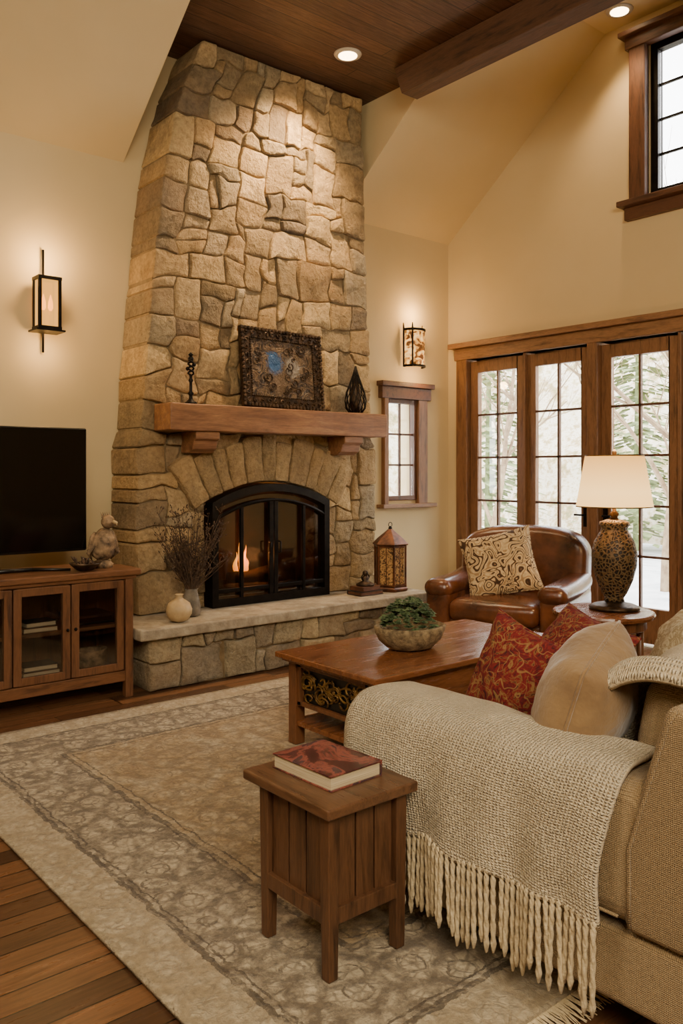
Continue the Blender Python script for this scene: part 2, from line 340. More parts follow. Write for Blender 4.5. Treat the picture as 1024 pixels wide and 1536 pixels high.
def thing(name,label,cat,loc,rotz=0,group=None,kind=None):
    o=bpy.data.objects.new(name,None); o.empty_display_size=.05; COL.objects.link(o); o.location=loc; o.rotation_euler=(0,0,rotz)
    ORG[o.name]=Vector(loc); return tag(o,label,cat,group,kind)
def struct(name,mb,mat,**k): return tag(mb.build(name,mat,**k),kind='structure')
def B(*a): return MB().box(*a)
# ---------------------------------------------------------------- room
XR,YB=6.09,5.62
XL2,XR2=2.66,4.70          # bay between the two ceiling slopes
struct('floor',B(-3,6.4,-3,5.9,-.1,0),'floor')
w=MB(); WA,WB=5.24,5.63
w.box(-3,WA,YB,YB+.2,0,5.3); w.box(WB,6.29,YB,YB+.2,0,5.3); w.box(WA,WB,YB,YB+.2,0,1.12); w.box(WA,WB,YB,YB+.2,2.06,5.3)
struct('wall_back',w,'wall')
w=MB(); D0,D1=2.46,5.40
w.box(XR,XR+.2,D1,YB,0,5.3); w.box(XR,XR+.2,-3,D0,0,5.3); w.box(XR,XR+.2,D0,D1,2.46,3.56)
w.box(XR,XR+.2,D0,2.55,3.56,5.3); w.box(XR,XR+.2,3.49,D1,3.56,5.3); w.box(XR,XR+.2,2.55,3.49,4.78,5.3)
struct('wall_right',w,'wall')
struct('wall_left',B(-3.2,-3,-3,5.9,0,5.3),'wall'); struct('wall_front',B(-3.2,6.4,-3.2,-3,0,5.3),'wall')
SL=.79
def sh(y): return 3.62+(YB-y)*SL
y45=YB-.88/SL; y50=YB-1.38/SL
struct('ceiling_slope_left',MB().prism([(YB+.1,sh(YB+.1)),(y45,4.5),(y45,4.6),(YB+.1,sh(YB+.1)+.12)],'x',-3.1,XL2),'wall')
struct('ceiling_slope_right',MB().prism([(YB+.1,sh(YB+.1)),(y50,5.0),(y50,5.12),(YB+.1,sh(YB+.1)+.12)],'x',XR2,6.3),'wall')
struct('ceiling_bay_cheek',MB().prism([(YB,sh(YB)+.012),(y45,4.512),(y45,4.56),(YB,4.56)],'x',XR2-.002,XR2+.05),'wall')
struct('ceiling_bay_cheek_left',MB().prism([(YB,sh(YB)+.01),(y45,4.51),(y45,4.56),(YB,4.56)],'x',XL2-.06,XL2-.003),'wall')
struct('ceiling_wood',B(-3.1,XR2,-3.1,5.8,4.5,4.6),'ceil')
struct('ceiling_high',B(XR2,6.3,-3.1,y50+.02,5.0,5.1),'wall')
struct('ceiling_drop',B(XR2-.015,XR2+.03,-3.1,y45-.01,4.505,5.15),'wall')
beam=MB().prism([(4.66,4.495),(4.58,4.275),(-3,4.275),(-3,4.495)],'x',4.44,4.61)
tag(beam.build('ceiling_beam','beam',origin=(4.5,2,4.2),bevel=.005),'heavy dark timber beam crossing below the plank ceiling','beam')
struct('baseboard_back',B(-3,2.5,YB-.02,YB,0,.14).box(4.8,6.09,YB-.02,YB,0,.14),'trimx',bevel=.004)
struct('baseboard_right',B(XR-.02,XR,5.52,YB,0,.14).box(XR-.02,XR,-3,2.36,0,.14),'trimy',bevel=.004)
def muntins(mb,ax,a0,a1,z0,z1,p,cols,rows,t=.018,d=.02):
    for k in range(1,cols):
        c=a0+(a1-a0)*k/cols
        mb.box(*((c-t/2,c+t/2,p-d/2,p+d/2) if ax=='x' else (p-d/2,p+d/2,c-t/2,c+t/2)),z0,z1)
    for k in range(1,rows):
        c=z0+(z1-z0)*k/rows
        mb.box(*((a0,a1,p-d/2,p+d/2) if ax=='x' else (p-d/2,p+d/2,a0,a1)),c-t/2,c+t/2)
    return mb
wn=thing('window_1',None,None,(5.45,YB,1.12),kind='structure')
B(5.19,WA,YB-.05,YB,1.08,2.08).box(WB,5.75,YB-.05,YB,1.08,2.08).build('window_casing','trimz',wn,bevel=.005)
B(5.15,5.79,YB-.06,YB,2.06,2.17).box(5.13,5.81,YB-.09,YB,2.17,2.215).build('window_head','dtrimy',wn,bevel=.006)
B(5.13,5.83,YB-.10,YB,1.05,1.085).build('window_sill','trimx',wn,bevel=.005)
B(WA,WA+.03,YB-.02,YB+.05,1.12,2.06).box(WB-.03,WB,YB-.02,YB+.05,1.12,2.06).box(WA+.03,WB-.03,YB-.02,YB+.05,1.12,1.16).box(WA+.03,WB-.03,YB-.02,YB+.05,2.02,2.06).build('window_sash','dtrimz',wn,bevel=.003)
muntins(MB(),'x',WA+.03,WB-.03,1.16,2.02,YB+.015,2,3).build('muntin','dtrimz',wn)
B(WA+.03,WB-.03,YB+.013,YB+.017,1.16,2.02).build('glass_pane','glass',wn)
wn=thing('window_2',None,None,(XR,3.0,3.56),kind='structure')
B(XR-.05,XR+.02,3.49,3.63,3.5,4.82).box(XR-.05,XR+.02,2.41,2.55,3.5,4.82).build('window_casing','dtrimz',wn,bevel=.006)
B(XR-.06,XR+.02,2.38,3.66,4.76,4.88).box(XR-.10,XR+.02,2.34,3.70,4.86,4.90).build('window_head','dtrimy',wn,bevel=.006)
B(XR-.12,XR+.02,2.36,3.70,3.50,3.545).box(XR-.05,XR+.02,2.38,3.67,3.40,3.50).build('window_sill','dtrimy',wn,bevel=.006)
B(XR+.04,XR+.12,3.43,3.49,3.56,4.78).box(XR+.04,XR+.12,2.55,2.61,3.56,4.78).box(XR+.04,XR+.12,2.61,3.43,3.56,3.62).box(XR+.04,XR+.12,2.61,3.43,4.72,4.78).build('window_sash','dark',wn,bevel=.003)
muntins(MB(),'y',2.61,3.43,3.62,4.72,XR+.08,3,4).build('muntin','dark',wn)
B(XR+.078,XR+.082,2.61,3.43,3.62,4.72).build('glass_pane','glass',wn)
edges=[(4.71,5.36),(4.03,4.69),(3.24,3.93),(2.52,3.22)]
for i,(a,b) in enumerate(edges):
    d=thing('door_%d'%(i+1),None,None,(XR,(a+b)/2,0),kind='structure')
    s=.09
    f=B(XR+.03,XR+.08,a,a+s,.02,2.44).box(XR+.03,XR+.08,b-s,b,.02,2.44).box(XR+.03,XR+.08,a+s,b-s,2.33,2.44).box(XR+.03,XR+.08,a+s,b-s,.02,.30)
    f.build('door_frame','trimz',d,bevel=.005)
    muntins(MB(),'y',a+s,b-s,.30,2.33,XR+.055,2,5,.019,.03).build('muntin','dtrimz',d)
    B(XR+.053,XR+.057,a+s,b-s,.30,2.33).build('glass_pane','glass',d)
    if i in(1,2):
        hy=a+.045 if i==1 else b-.045
        MB().tube([(XR+.03,hy,1.02),(XR-.02,hy,1.02),(XR-.025,hy+.08*(1 if i==1 else -1),1.02)],.009).box(XR+.02,XR+.032,hy-.02,hy+.02,.92,1.12).build('door_handle','dark',d)
struct('trim_1',B(XR-.03,XR+.2,5.36,5.49,0,2.5).box(XR+.0,XR+.2,4.685,4.715,0,2.46).box(XR-.03,XR+.2,3.93,4.03,0,2.48).box(XR,XR+.2,3.215,3.245,0,2.46).box(XR-.03,XR+.2,2.38,2.52,0,2.5),'trimz',bevel=.005)
struct('trim_2',B(XR-.04,XR+.2,2.36,5.51,2.46,2.57).box(XR-.09,XR+.02,2.32,5.55,2.57,2.62),'trimy',bevel=.007)
# ---------------------------------------------------------------- stones
PAL=['#a38a62','#b0966c','#93805f','#b89e74','#9c8560','#85745a','#bfa67c','#a88f68','#8f7d5e','#b3976a','#9b8a6c','#c2a87a','#80705a','#a5967a']
class Acc:
    def __init__(s): s.m=MB(); s.m.col=[]
    def poly(s,pts,yb,d,deep,rnd,gap=.005,chk=.11,pal=PAL):
        q=[]
        for i in range(len(pts)):
            a=pts[i]; b=pts[(i+1)%len(pts)]
            q.append((a[0]*(1-chk)+b[0]*chk,a[1]*(1-chk)+b[1]*chk)); q.append(((a[0]+b[0])/2,(a[1]+b[1])/2)); q.append((a[0]*chk+b[0]*(1-chk),a[1]*chk+b[1]*(1-chk)))
        pts=q
        n=len(pts); cx=sum(p[0] for p in pts)/n; cz=sum(p[1] for p in pts)/n
        tx=rnd.uniform(-.08,.08); tz=rnd.uniform(-.08,.08); sd=rnd.uniform(0,99)
        def ring(ins,sc,y,na):
            out=[]
            for (x,z) in pts:
                dx,dz=x-cx,z-cz; L=math.hypot(dx,dz)+1e-9; k=max(.1,(1-ins/L))*sc
                px,pz=cx+dx*k,cz+dz*k
                yy=y-na*(noise.noise(Vector((px*7+sd,pz*7,sd)))*.9+abs(noise.noise(Vector((px*19+sd,pz*19,sd))))*.8)
                if na>.004: yy+=(px-cx)*tx+(pz-cz)*tz
                out.append((px,yy,pz))
            return out
        R=[]
        if deep is not None:
            R+= [ring(gap,1,deep,0)]+[ring(gap,1,deep+(yb-deep)*k/4,.0) for k in (1,2,3)]
        else: R+=[ring(gap,1,yb,0)]
        R+=[ring(gap,1,yb-d*.52,.003),ring(gap+.002,1,yb-d*.84,.008),ring(gap+.008,1,yb-d*.98,.012),ring(gap+.010,.84,yb-d*1.03,.016),ring(gap+.010,.62,yb-d*1.06,.016),ring(gap+.010,.4,yb-d*1.07,.016),ring(gap+.010,.18,yb-d*1.07,.016)]
        vs=[p for r in R for p in r]; ce=(cx,sum(p[1] for p in R[-1])/n,cz); vs.append(ce)
        fs=[(i*n+k,i*n+(k+1)%n,(i+1)*n+(k+1)%n,(i+1)*n+k) for i in range(len(R)-1) for k in range(n)]
        fs+=[((len(R)-1)*n+k,(len(R)-1)*n+(k+1)%n,len(vs)-1) for k in range(n)]
        s.m.add(vs,fs)
        c=lin(rnd.choice(pal)); g=rnd.uniform(.82,1.12); c=(c[0]*g,c[1]*g,c[2]*g,1)
        s.m.col+=[c]*len(vs)
def tiling(acc,NX,NZ,mp,blocked,yb,rnd,jit=.02,deepy=None,ww=(1,4,5,2),hw=(3,5,2),fixed=lambda i,j:False,pal=PAL,dr=(.036,.06),wob=0):
    occ=set(blocked); J={}; corners=set(); rects=[]
    for j in range(NZ):
        for i in range(NX):
            if (i,j) in occ: continue
            w=rnd.choices([1,2,3,4],ww)[0]; h=rnd.choices([1,2,3],hw)[0]
            if i==0: w=max(w,2)
            if w==1 and h==3: h=2
            W=1
            while W<w and i+W<NX and (i+W,j) not in occ: W+=1
            if i+W==NX-1 and (NX-1,j) not in occ: W+=1
            H=1
            while H<h and j+H<NZ and all((i+k,j+H) not in occ for k in range(W)): H+=1
            for a in range(W):
                for b in range(H): occ.add((i+a,j+b))
            rects.append((i,j,W,H)); corners|={(i,j),(i+W,j),(i,j+H),(i+W,j+H)}
    def node(i,j):
        if (i,j) not in J:
            x,z=mp(i,j); e=jit*(.35 if (i in(0,NX)) else 1); ez=0 if j in(0,NZ) else jit
            if (i,j) not in corners: e*=.25; ez*=.25
            wx=wz=0
            if wob and 0<j<NZ and not fixed(i,j):
                wz=wob*noise.noise(Vector((x*3.2,z*3.2,8.7)))*(1 if 0<i<NX else .5)
                if 0<i<NX: wx=wob*noise.noise(Vector((x*3.2,z*3.2,1.3)))
            if fixed(i,j): e=ez=0
            J[(i,j)]=(x+wx+rnd.uniform(-e,e),z+wz+rnd.uniform(-ez,ez))
        return J[(i,j)]
    for (i,j,W,H) in rects:
        P=[node(i+k,j) for k in range(W)]+[node(i+W,j+k) for k in range(H)]+[node(i+W-k,j+H) for k in range(W)]+[node(i,j+H-k) for k in range(H)]
        acc.poly(P,yb,rnd.uniform(*dr),deepy if (deepy and (i==0 or i+W==NX)) else None,rnd,pal=pal)
LP=[(0,2.56),(1.4,2.585),(2.0,2.62),(2.5,2.66),(3.1,2.72),(3.6,2.79),(4.14,2.93),(4.5,3.08),(9,3.1)]
def Lx(h):
    for (a,x),(b,y) in zip(LP,LP[1:]):
        if h<=b: return x+(y-x)*(h-a)/(b-a)
def Rx(h): return 4.76-.16*max(0,(h-.4))/4.1
FZ0=.41; HT=4.492
def mpf(i,j):
    h=FZ0+(HT-FZ0)*j/42
    kn=[(0,0),(5,(3.10-2.56)/2.2),(17,(4.205-2.56)/2.2),(23,1)]
    for (a,x),(b,y) in zip(kn,kn[1:]):
        if i<=b: f=x+(y-x)*(i-a)/(b-a); break
    l,r=Lx(h),Rx(h)
    if j<=12 : l,r=2.56,4.76
    return (l+(r-l)*f,h)
blk={(i,j) for i in range(5,17) for j in range(0,10)}
rnd=random.Random(23)
fp=thing('fireplace_chimney','tall tapering fieldstone chimney breast with arched firebox opening','fireplace',(3.66,5.4,FZ0))
ac=Acc()
tiling(ac,23,42,mpf,blk,5.265,rnd,.027,YB-.012,fixed=lambda i,j:(5<=i<=17 and j<=10),wob=.035,ww=(1,6,5,1),hw=(3,6,2))
ac.m.build('stonework','stone',fp,smooth=True,sharp=.75)
ac=Acc(); CX,CZ,R0=3.6525,.15,1.16
n=11; A=math.radians(34); angs=[-A+2*A*k/n+(0 if k in(0,n) else rnd.uniform(-.022,.022)) for k in range(n+1)]
for k in range(n):
    a0,a1=angs[k],angs[k+1]; r1=R0+rnd.uniform(.30,.38)+(.06 if k==n//2 else 0); r0=R0
    Q=lambda r,a:(CX+r*math.sin(a)+rnd.uniform(-.004,.004),CZ+r*math.cos(a)+rnd.uniform(-.004,.004))
    rm=[r0+(r1-r0)*t for t in (.33,.66)]
    P=[Q(r0,a0),Q(r0,(a0+a1)/2),Q(r0,a1),Q(rm[0],a1),Q(rm[1],a1),Q(r1,a1),Q(r1+.01,(a0+a1)/2),Q(r1,a0),Q(rm[1],a0),Q(rm[0],a0)]
    ac.poly(P,5.265,.08,5.33,rnd,gap=.004,pal=PAL[:5]+['#a38c66'])
ac.m.build('arch_stones','stone',fp,smooth=True,sharp=.75)
core=[(2.58,FZ0+.003)]+[(Lx(h)+.012,h) for h in (1.4,2,2.5,3.1,3.6,4.14,HT)]+[(Rx(4.5)-.012,HT),(4.747,FZ0+.003),(4.205,FZ0+.003),(4.205,1.17)]
hc=math.asin(.5525/R0)
core+=[(CX+R0*math.sin(hc-2*hc*k/12),CZ+R0*math.cos(hc-2*hc*k/12)) for k in range(1,12)]+[(3.10,1.17),(3.10,FZ0+.003)]
MB().prism(core,'y',5.240,5.60).build('mortar_core','mortar',fp)
B(3.05,4.25,5.585,5.60,FZ0+.003,1.4).box(3.105,3.12,5.34,5.585,FZ0+.003,1.25).box(4.185,4.20,5.34,5.585,FZ0+.003,1.25).build('firebox_lining','soot',fp)
fd=thing('fireplace_door_screen','black arched metal fireplace doors with glass panels','fireplace doors',(CX,5.2,FZ0))
def arcpts(R,x0,x1,n,cz=CZ): return [(x0+(x1-x0)*k/n, cz+math.sqrt(R*R-(x0+(x1-x0)*k/n-CX)**2)) for k in range(n+1)]
x0,x1=3.115,4.19
out=[(x0,FZ0+.002)]+arcpts(R0-.012,x0,x1,20)+[(x1,FZ0+.002)]
inn=[(x0+.05,FZ0+.06)]+arcpts(R0-.07,x0+.05,x1-.05,20)+[(x1-.05,FZ0+.06)]
mb=MB(); nn=len(out)
for i in range(nn):
    j=(i+1)%nn
    mb.add([(out[i][0],5.14,out[i][1]),(out[j][0],5.14,out[j][1]),(inn[j][0],5.14,inn[j][1]),(inn[i][0],5.14,inn[i][1]),(out[i][0],5.26,out[i][1]),(out[j][0],5.26,out[j][1]),(inn[j][0],5.26,inn[j][1]),(inn[i][0],5.26,inn[i][1])],
           [(0,1,2,3),(7,6,5,4),(0,1,5,4),(3,2,6,7)])
mb.build('outer_frame','dark',fd)
mb=MB(); ar=arcpts(R0-.135,x0+.05,x1-.05,20)
mb.tube([(x,5.155,z) for x,z in ar],.014,6)
mb.build('arch_bar','dark',fd)
for k,(xm,t) in enumerate([(3.37,.013),(3.632,.018),(3.675,.018),(3.94,.013)]):
    zt=CZ+math.sqrt((R0-.135)**2-(xm-CX)**2)
    B(xm-t,xm+t,5.145,5.17,FZ0+.05,zt).build('door_bar','dark',fd,bevel=.004)
B(x0+.05,x1-.05,5.15,5.175,FZ0+.10,FZ0+.13).build('bottom_rail','dark',fd,bevel=.004)
MB().prism([(x0+.05,FZ0+.06)]+arcpts(R0-.09,x0+.05,x1-.05,16)+[(x1-.05,FZ0+.06)],'y',5.185,5.19).build('glass_panel','fglass',fd)
for s in(-1,1): MB().tube([(3.6525+s*.045,5.145,.86),(3.6525+s*.045,5.12,.86),(3.6525+s*.045,5.12,.78),(3.6525+s*.045,5.145,.78)],.007,6).build('door_handle','dark',fd,smooth=True)
fr=thing('flame_stand_in','small orange fire shapes on charred logs, added in the firebox for a reflected flame','fire',(3.6,5.42,FZ0+.004))  # flames and logs modelled in place of a flame-like reflection
rr=random.Random(4)
for k,(xa,xb,yy,zz,r) in enumerate([(3.3,3.98,5.36,.475,.05),(3.35,3.95,5.48,.485,.055),(3.42,3.85,5.42,.56,.045)]):
    MB().tube([(xa+(xb-xa)*t/6,yy+rr.uniform(-.012,.012),zz+.01*math.sin(t+k)+.01+(.03*t/6 if k==2 else 0)) for t in range(7)],[r*rr.uniform(.85,1.1) for _ in range(7)],10).build('log','logs',fr,smooth=True)
for k,(fx,hh,r) in enumerate([(3.54,.32,.026),(3.58,.22,.022),(3.505,.17,.019),(3.61,.12,.016)]):
    MB().tube([(fx+.010*math.sin(t*.9+k),5.42+.01*k,.60+hh*t/8) for t in range(9)],[r*q for q in (.5,.95,1.1,1,.8,.6,.4,.2,.02)],10).build('flame','flame',fr,smooth=True)
he=thing('raised_hearth','raised stone hearth with pale limestone slab top','hearth',(3.55,5.0,0))
ac=Acc(); tiling(ac,30,4,lambda i,j:(2.43+(4.84-2.43)*i/30,.003+.332*j/4),set(),4.82,random.Random(5),.017,5.2,ww=(1,4,5,3),hw=(4,5,1),pal=['#958a74','#a5987c','#877c69','#b0a180','#9a8e76','#7d7361'],dr=(.03,.055))
ac.m.build('stone_base','stone',he,smooth=True,sharp=.75)
B(2.445,4.825,4.80,5.262,0.003,.34).build('hearth_core','mortar',he)
def slabf():
    P=[(2.352,4.72),(4.90,4.72),(4.93,4.75),(4.93,5.26),(4.76,5.6),(2.58,5.6),(2.352,5.26)]
    q=[]
    for i in range(len(P)):
        a=P[i]; b=P[(i+1)%len(P)]
        nseg=int(max(1,math.hypot(b[0]-a[0],b[1]-a[1])/.05))
        for k in range(nseg):
            t=k/nseg; x=a[0]+(b[0]-a[0])*t; y=a[1]+(b[1]-a[1])*t
            q.append((x,y+.008*noise.noise(Vector((x*9,y*9,0)))))
    return q
MB().prism(slabf(),'z',.338,FZ0).build('hearth_slab','slab',he,bevel=.01)
mt=thing('mantel_shelf','thick reddish timber mantel beam on two corbels','mantel',(3.67,5.1,1.667))
mb=MB()
mb.rbox(2.69,4.66,4.97,5.21,1.667,1.852,.010,(0,.0,.0),14)
for i,p in enumerate(mb.v):
    mb.v[i]=p+Vector((0,.005*noise.noise(p*5),.003*noise.noise(p*4+Vector((3,1,2)))))
mb.build('mantel_beam','mantel',mt,smooth=False)
for (a,b) in ((2.90,3.09),(4.23,4.42)):
    MB().prism([(5.21,1.667),(5.0,1.667),(5.0,1.615),(5.03,1.60),(5.05,1.545),(5.10,1.52),(5.21,1.52)],'x',a,b).build('corbel','mantel',mt,bevel=.006)
# ---------------------------------------------------------------- mantel objects
c=thing('candlestick','slim dark twisted candlestick at left end of mantel','candlestick',(2.91,5.09,1.855))
MB().lathe([(.045,0),(.045,.01),(.03,.02),(.014,.035),(.012,.06),(.022,.075),(.011,.09),(.010,.15),(.018,.165),(.010,.18),(.010,.20)],(2.91,5.09,1.855),20).build('stem','dark',c,smooth=True)
mb=MB(); 
for s in (-1,1): mb.tube([(2.91+s*.02*math.sin(t*.9),5.09+.02*math.cos(t*.9)*s,2.05+.11*t/12) for t in range(13)],.007,6)
mb.ball((2.91,5.09,2.17),.02); mb.ball((2.935,5.09,2.13),.014); mb.ball((2.885,5.09,2.10),.014); mb.lathe([(.005,0),(.02,.012),(.003,.03)],(2.91,5.09,2.185),10)
mb.build('scrollwork','dark',c,smooth=True)
pf=thing('framed_picture','ornate carved dark frame with blue and bronze painting leaning on chimney','picture',(3.69,5.05,1.86)); pf.rotation_euler=(math.radians(-8),math.radians(1.5),math.radians(-3))
W,H=.72,.60
mb=MB(); t=.085
for (a,b,c_,d) in ((-W/2,W/2,0,t),(-W/2,W/2,H-t,H),(-W/2,-W/2+t,t,H-t),(W/2-t,W/2,t,H-t)): mb.box(a,b,0,.03,c_,d)
rr=random.Random(3)
def border(step,inset):
    pts=[]; w=W-2*inset; h=H-2*inset; nx=int(w/step); nz=int(h/step)
    for k in range(nx): pts+=[(-w/2+w*k/nx,inset),(w/2-w*k/nx,H-inset)]
    for k in range(nz): pts+=[(w/2,inset+h*k/nz),(-w/2,H-inset-h*k/nz)]
    return pts
for x,z in border(.03,.012): mb.ball((x,-.004,z),(.016,.014,.016),8)
for x,z in border(.018,.08): mb.ball((x,-.004,z),.007,6)
for x,z in border(.055,.045):
    a=rr.uniform(0,6); mb.tube([(x+.02*math.cos(a+q)*(1-q/7),-.006,z+.02*math.sin(a+q)*(1-q/7)) for q in range(6)],.006,5)
for k in range(26):
    cx_=rr.uniform(-W/2+.12,W/2-.12); cz_=rr.uniform(.13,H-.13); r_=rr.uniform(.02,.045); a=rr.uniform(0,6)
    if abs(cx_+.07)<.08 and abs(cz_-.34)<.09: continue
    mb.tube([(cx_+r_*(1-q/14)*math.cos(q*.75+a),.006,cz_+r_*(1-q/14)*math.sin(q*.75+a)) for q in range(11)],.0045,5)  # relief scrolls of the painting, built into the frame mesh
mb.build('frame_and_relief','bronze',pf,local=True,smooth=True,sharp=.7)
B(-W/2+t,W/2-t,.008,.016,t,H-t).build('painting','paint',pf,local=True)
c=thing('wire_cone_ornament','dark openwork teardrop ornament at right end of mantel','ornament',(4.42,5.09,1.855))
cx_=4.42
mb=MB(); pr=[(.05,.0),(.08,.04),(.088,.10),(.075,.17),(.048,.24),(.02,.32),(.004,.38)]
for k in range(14):
    a=2*PI*k/14; mb.tube([(cx_+r*math.cos(a+z*4),5.09+r*math.sin(a+z*4),1.859+z) for r,z in pr],.004,5)
    mb.tube([(cx_+r*math.cos(a-z*4),5.09+r*math.sin(a-z*4),1.859+z) for r,z in pr],.003,5)
mb.build('wire_cage','dark',c,smooth=True)
MB().lathe([(.052,0),(.055,.008),(.03,.012)],(cx_,5.09,1.855),20).build('base','dark',c,smooth=True)
MB().lathe([(.02,.01),(.045,.05),(.05,.11),(.04,.18),(.02,.26),(.006,.33)],(cx_,5.09,1.855),16).build('inner_form','bronze',c,smooth=True)
# ---------------------------------------------------------------- hearth objects
FZ=FZ0+.003
c=thing('cream_vase','small round cream ceramic vase on hearth edge','vase',(2.68,4.84,FZ))
MB().lathe([(.03,0),(.06,.012),(.082,.05),(.085,.08),(.07,.12),(.035,.145),(.022,.155),(.022,.17),(.03,.178),(.018,.176),(.016,.14)],(2.68,4.84,FZ),28).build('vase_body','cerm',c,smooth=True)
c=thing('dried_branch_vase','grey vase of tall dried brown branches behind round cream vase','dried plant',(2.85,4.98,FZ))
MB().lathe([(.045,0),(.06,.01),(.065,.06),(.05,.13),(.04,.17),(.046,.185),(.036,.18),(.034,.12)],(2.85,4.98,FZ),24).build('vase_body','greyv',c,smooth=True)
mb=MB(); rr=random.Random(8)
for k in range(120):
    a=rr.uniform(0,2*PI); sp=rr.uniform(.02,.27); h=rr.uniform(.22,.58)
    pts=[]
    for t in range(6):
        q=t/5; pts.append((2.85+math.cos(a)*(sp*q**1.3+.015)+rr.uniform(-.008,.008),4.98+math.sin(a)*(sp*.5*q**1.3+.015)+rr.uniform(-.006,.006),FZ0+.13+h*q))
    mb.tube(pts,[.003,.0027,.0024,.002,.0016,.001],4)
    for m_ in range(8):
        i=rr.randint(2,5); b=Vector(pts[i]); e=b+Vector((rr.uniform(-.05,.05),rr.uniform(-.03,.03),rr.uniform(.01,.07)))
        mb.tube([b,b.lerp(e,.7),b.lerp(e,.85),e],[.0014,.001,.005,.001],4)
tag(mb.build('dried_stems','dry',c),kind='stuff')
LX,LY=4.72,5.0
c=thing('hexagonal_lantern','tall copper brown glazed lantern at right end of hearth','lantern',(LX,LY,FZ)); 
MB().lathe([(.145,0),(.15,.02),(.135,.035)],(LX,LY,FZ),6).build('base','copper',c,bevel=.004)
mb=MB()
for k in range(6):
    a=2*PI*k/6; a2=2*PI*(k+1)/6; x,y=LX+.13*math.cos(a),LY+.13*math.sin(a); x2,y2=LX+.13*math.cos(a2),LY+.13*math.sin(a2)
    mb.tube([(x,y,FZ0+.03),(x,y,FZ0+.38)],.010,6)
    for z in (.05,.365): mb.tube([(x,y,FZ0+z),(x2,y2,FZ0+z)],.008,5)
    mb.tube([((x+x2)/2,(y+y2)/2,FZ0+.05),((x+x2)/2,(y+y2)/2,FZ0+.365)],.004,5)
mb.build('frame','copper',c)
MB().lathe([(.15,.375),(.155,.385),(.11,.43),(.06,.47),(.03,.495),(.02,.505)],(LX,LY,FZ0),6).build('roof','copper',c,bevel=.003)
mb=MB().lathe([(.012,.50),(.018,.512),(.006,.53)],(LX,LY,FZ0),10); mb.tube([(LX+.02*math.cos(q),LY,FZ0+.54+.02*math.sin(q)) for q in [2*PI*k/12 for k in range(12)]],.003,5,True); mb.build('finial','dark',c,smooth=True)
MB().lathe([(.117,.04),(.117,.37)],(LX,LY,FZ0),6).build('amber_panel','lpanel',c)
for k,(w_,d_,z,m_,lab) in enumerate([(.24,.17,0,'book2','bottom dark book of the small stack on the hearth'),(.20,.15,.035,'book3','brown book lying on top of the hearth stack')]):
    c=thing('book',lab,'book',(4.41,4.96,FZ+z),.1*k)
    B(-w_/2,w_/2,-d_/2,d_/2,0,.004).box(-w_/2,w_/2,-d_/2,d_/2,.028,.032).box(-w_/2,w_/2,d_/2-.004,d_/2,0,.032).build('cover',m_,c,local=True)
    B(-w_/2+.005,w_/2-.005,-d_/2+.005,d_/2-.006,.0045,.0275).build('pages','book3',c,local=True)
zz=FZ+.068
c=thing('small_figurine','little dark knobbed ornament on top of hearth book stack','ornament',(4.41,4.96,zz))
mb=MB(); mb.lathe([(.07,0),(.075,.012),(.05,.025),(.022,.04),(.032,.06),(.014,.08)],(4.41,4.96,zz),18); mb.ball((4.41,4.96,zz+.098),.024)
mb.build('ornament_body','bronze',c,smooth=True)
MB().tube([(4.41+.04*math.cos(q),4.96,zz+.065+.03*math.sin(q)) for q in [2*PI*k/14 for k in range(14)]],.005,5,True).build('ring','dark',c,smooth=True)
# ---------------------------------------------------------------- tv stand + tv
X0,X1,Y0,Y1,ZT=.88,2.325,4.80,5.26,.79
c=thing('media_cabinet','low brown wooden media cabinet with glazed doors under television','cabinet',(1.6,5.0,0))
MB().prism([(X0-.05,Y0-.035),(X1+.055,Y0-.035),(X1+.055,Y1+.02),(X0-.05,Y1+.02)],'z',ZT-.04,ZT).build('cabinet_top','cabx',c,bevel=.01)
B(X0-.03,X1+.03,Y0-.015,Y1,ZT-.062,ZT-.04).build('top_moulding','cabx',c,bevel=.006)
B(X0,X0+.03,Y0,Y1,.12,ZT-.06).box(X1-.03,X1,Y0,Y1,.12,ZT-.06).box(X0,X1,Y1-.015,Y1,.12,ZT-.06).box(X0,X1,Y0+.005,Y1,.13,.16).box(1.59,1.61,Y0+.03,Y1,.16,ZT-.06).build('cabinet_body','cabz',c,bevel=.003)
B(X0+.03,1.59,Y0+.04,Y1-.015,.43,.45).build('shelf','cabx',c); B(1.61,X1-.03,Y0+.04,Y1-.015,.43,.45).build('shelf','cabx',c)
B(X0,X1,Y0-.012,Y0+.02,.10,.165).build('bottom_rail','cabx',c,bevel=.004)
for x in (X0-.005,X1-.045):
    for y in (Y0-.02,Y1-.05): B(x,x+.05,y,y+.05,0,ZT-.062).build('leg','cabz',c,bevel=.004)
dw=(X1-.05-(X0+.045))/4
for k in range(4):
    a=X0+.045+dw*k+.004; b=a+dw-.008; z0,z1=.172,ZT-.068; s=.045
    d=B(a,a+s,Y0-.014,Y0+.01,z0,z1).box(b-s,b,Y0-.014,Y0+.01,z0,z1).box(a+s,b-s,Y0-.014,Y0+.01,z0,z0+s).box(a+s,b-s,Y0-.014,Y0+.01,z1-s,z1).build('door','cabz',c,bevel=.004)
    B(a+s,b-s,Y0-.004,Y0-.001,z0+s,z1-s).build('glass_pane','cglass',d)
    kx=b-.02 if k%2==0 else a+.02
    MB().ball((kx,Y0-.025,.46),.010,10).tube([(kx,Y0-.012,.46),(kx,Y0-.025,.46)],.004,6).build('knob','dark',d,smooth=True)
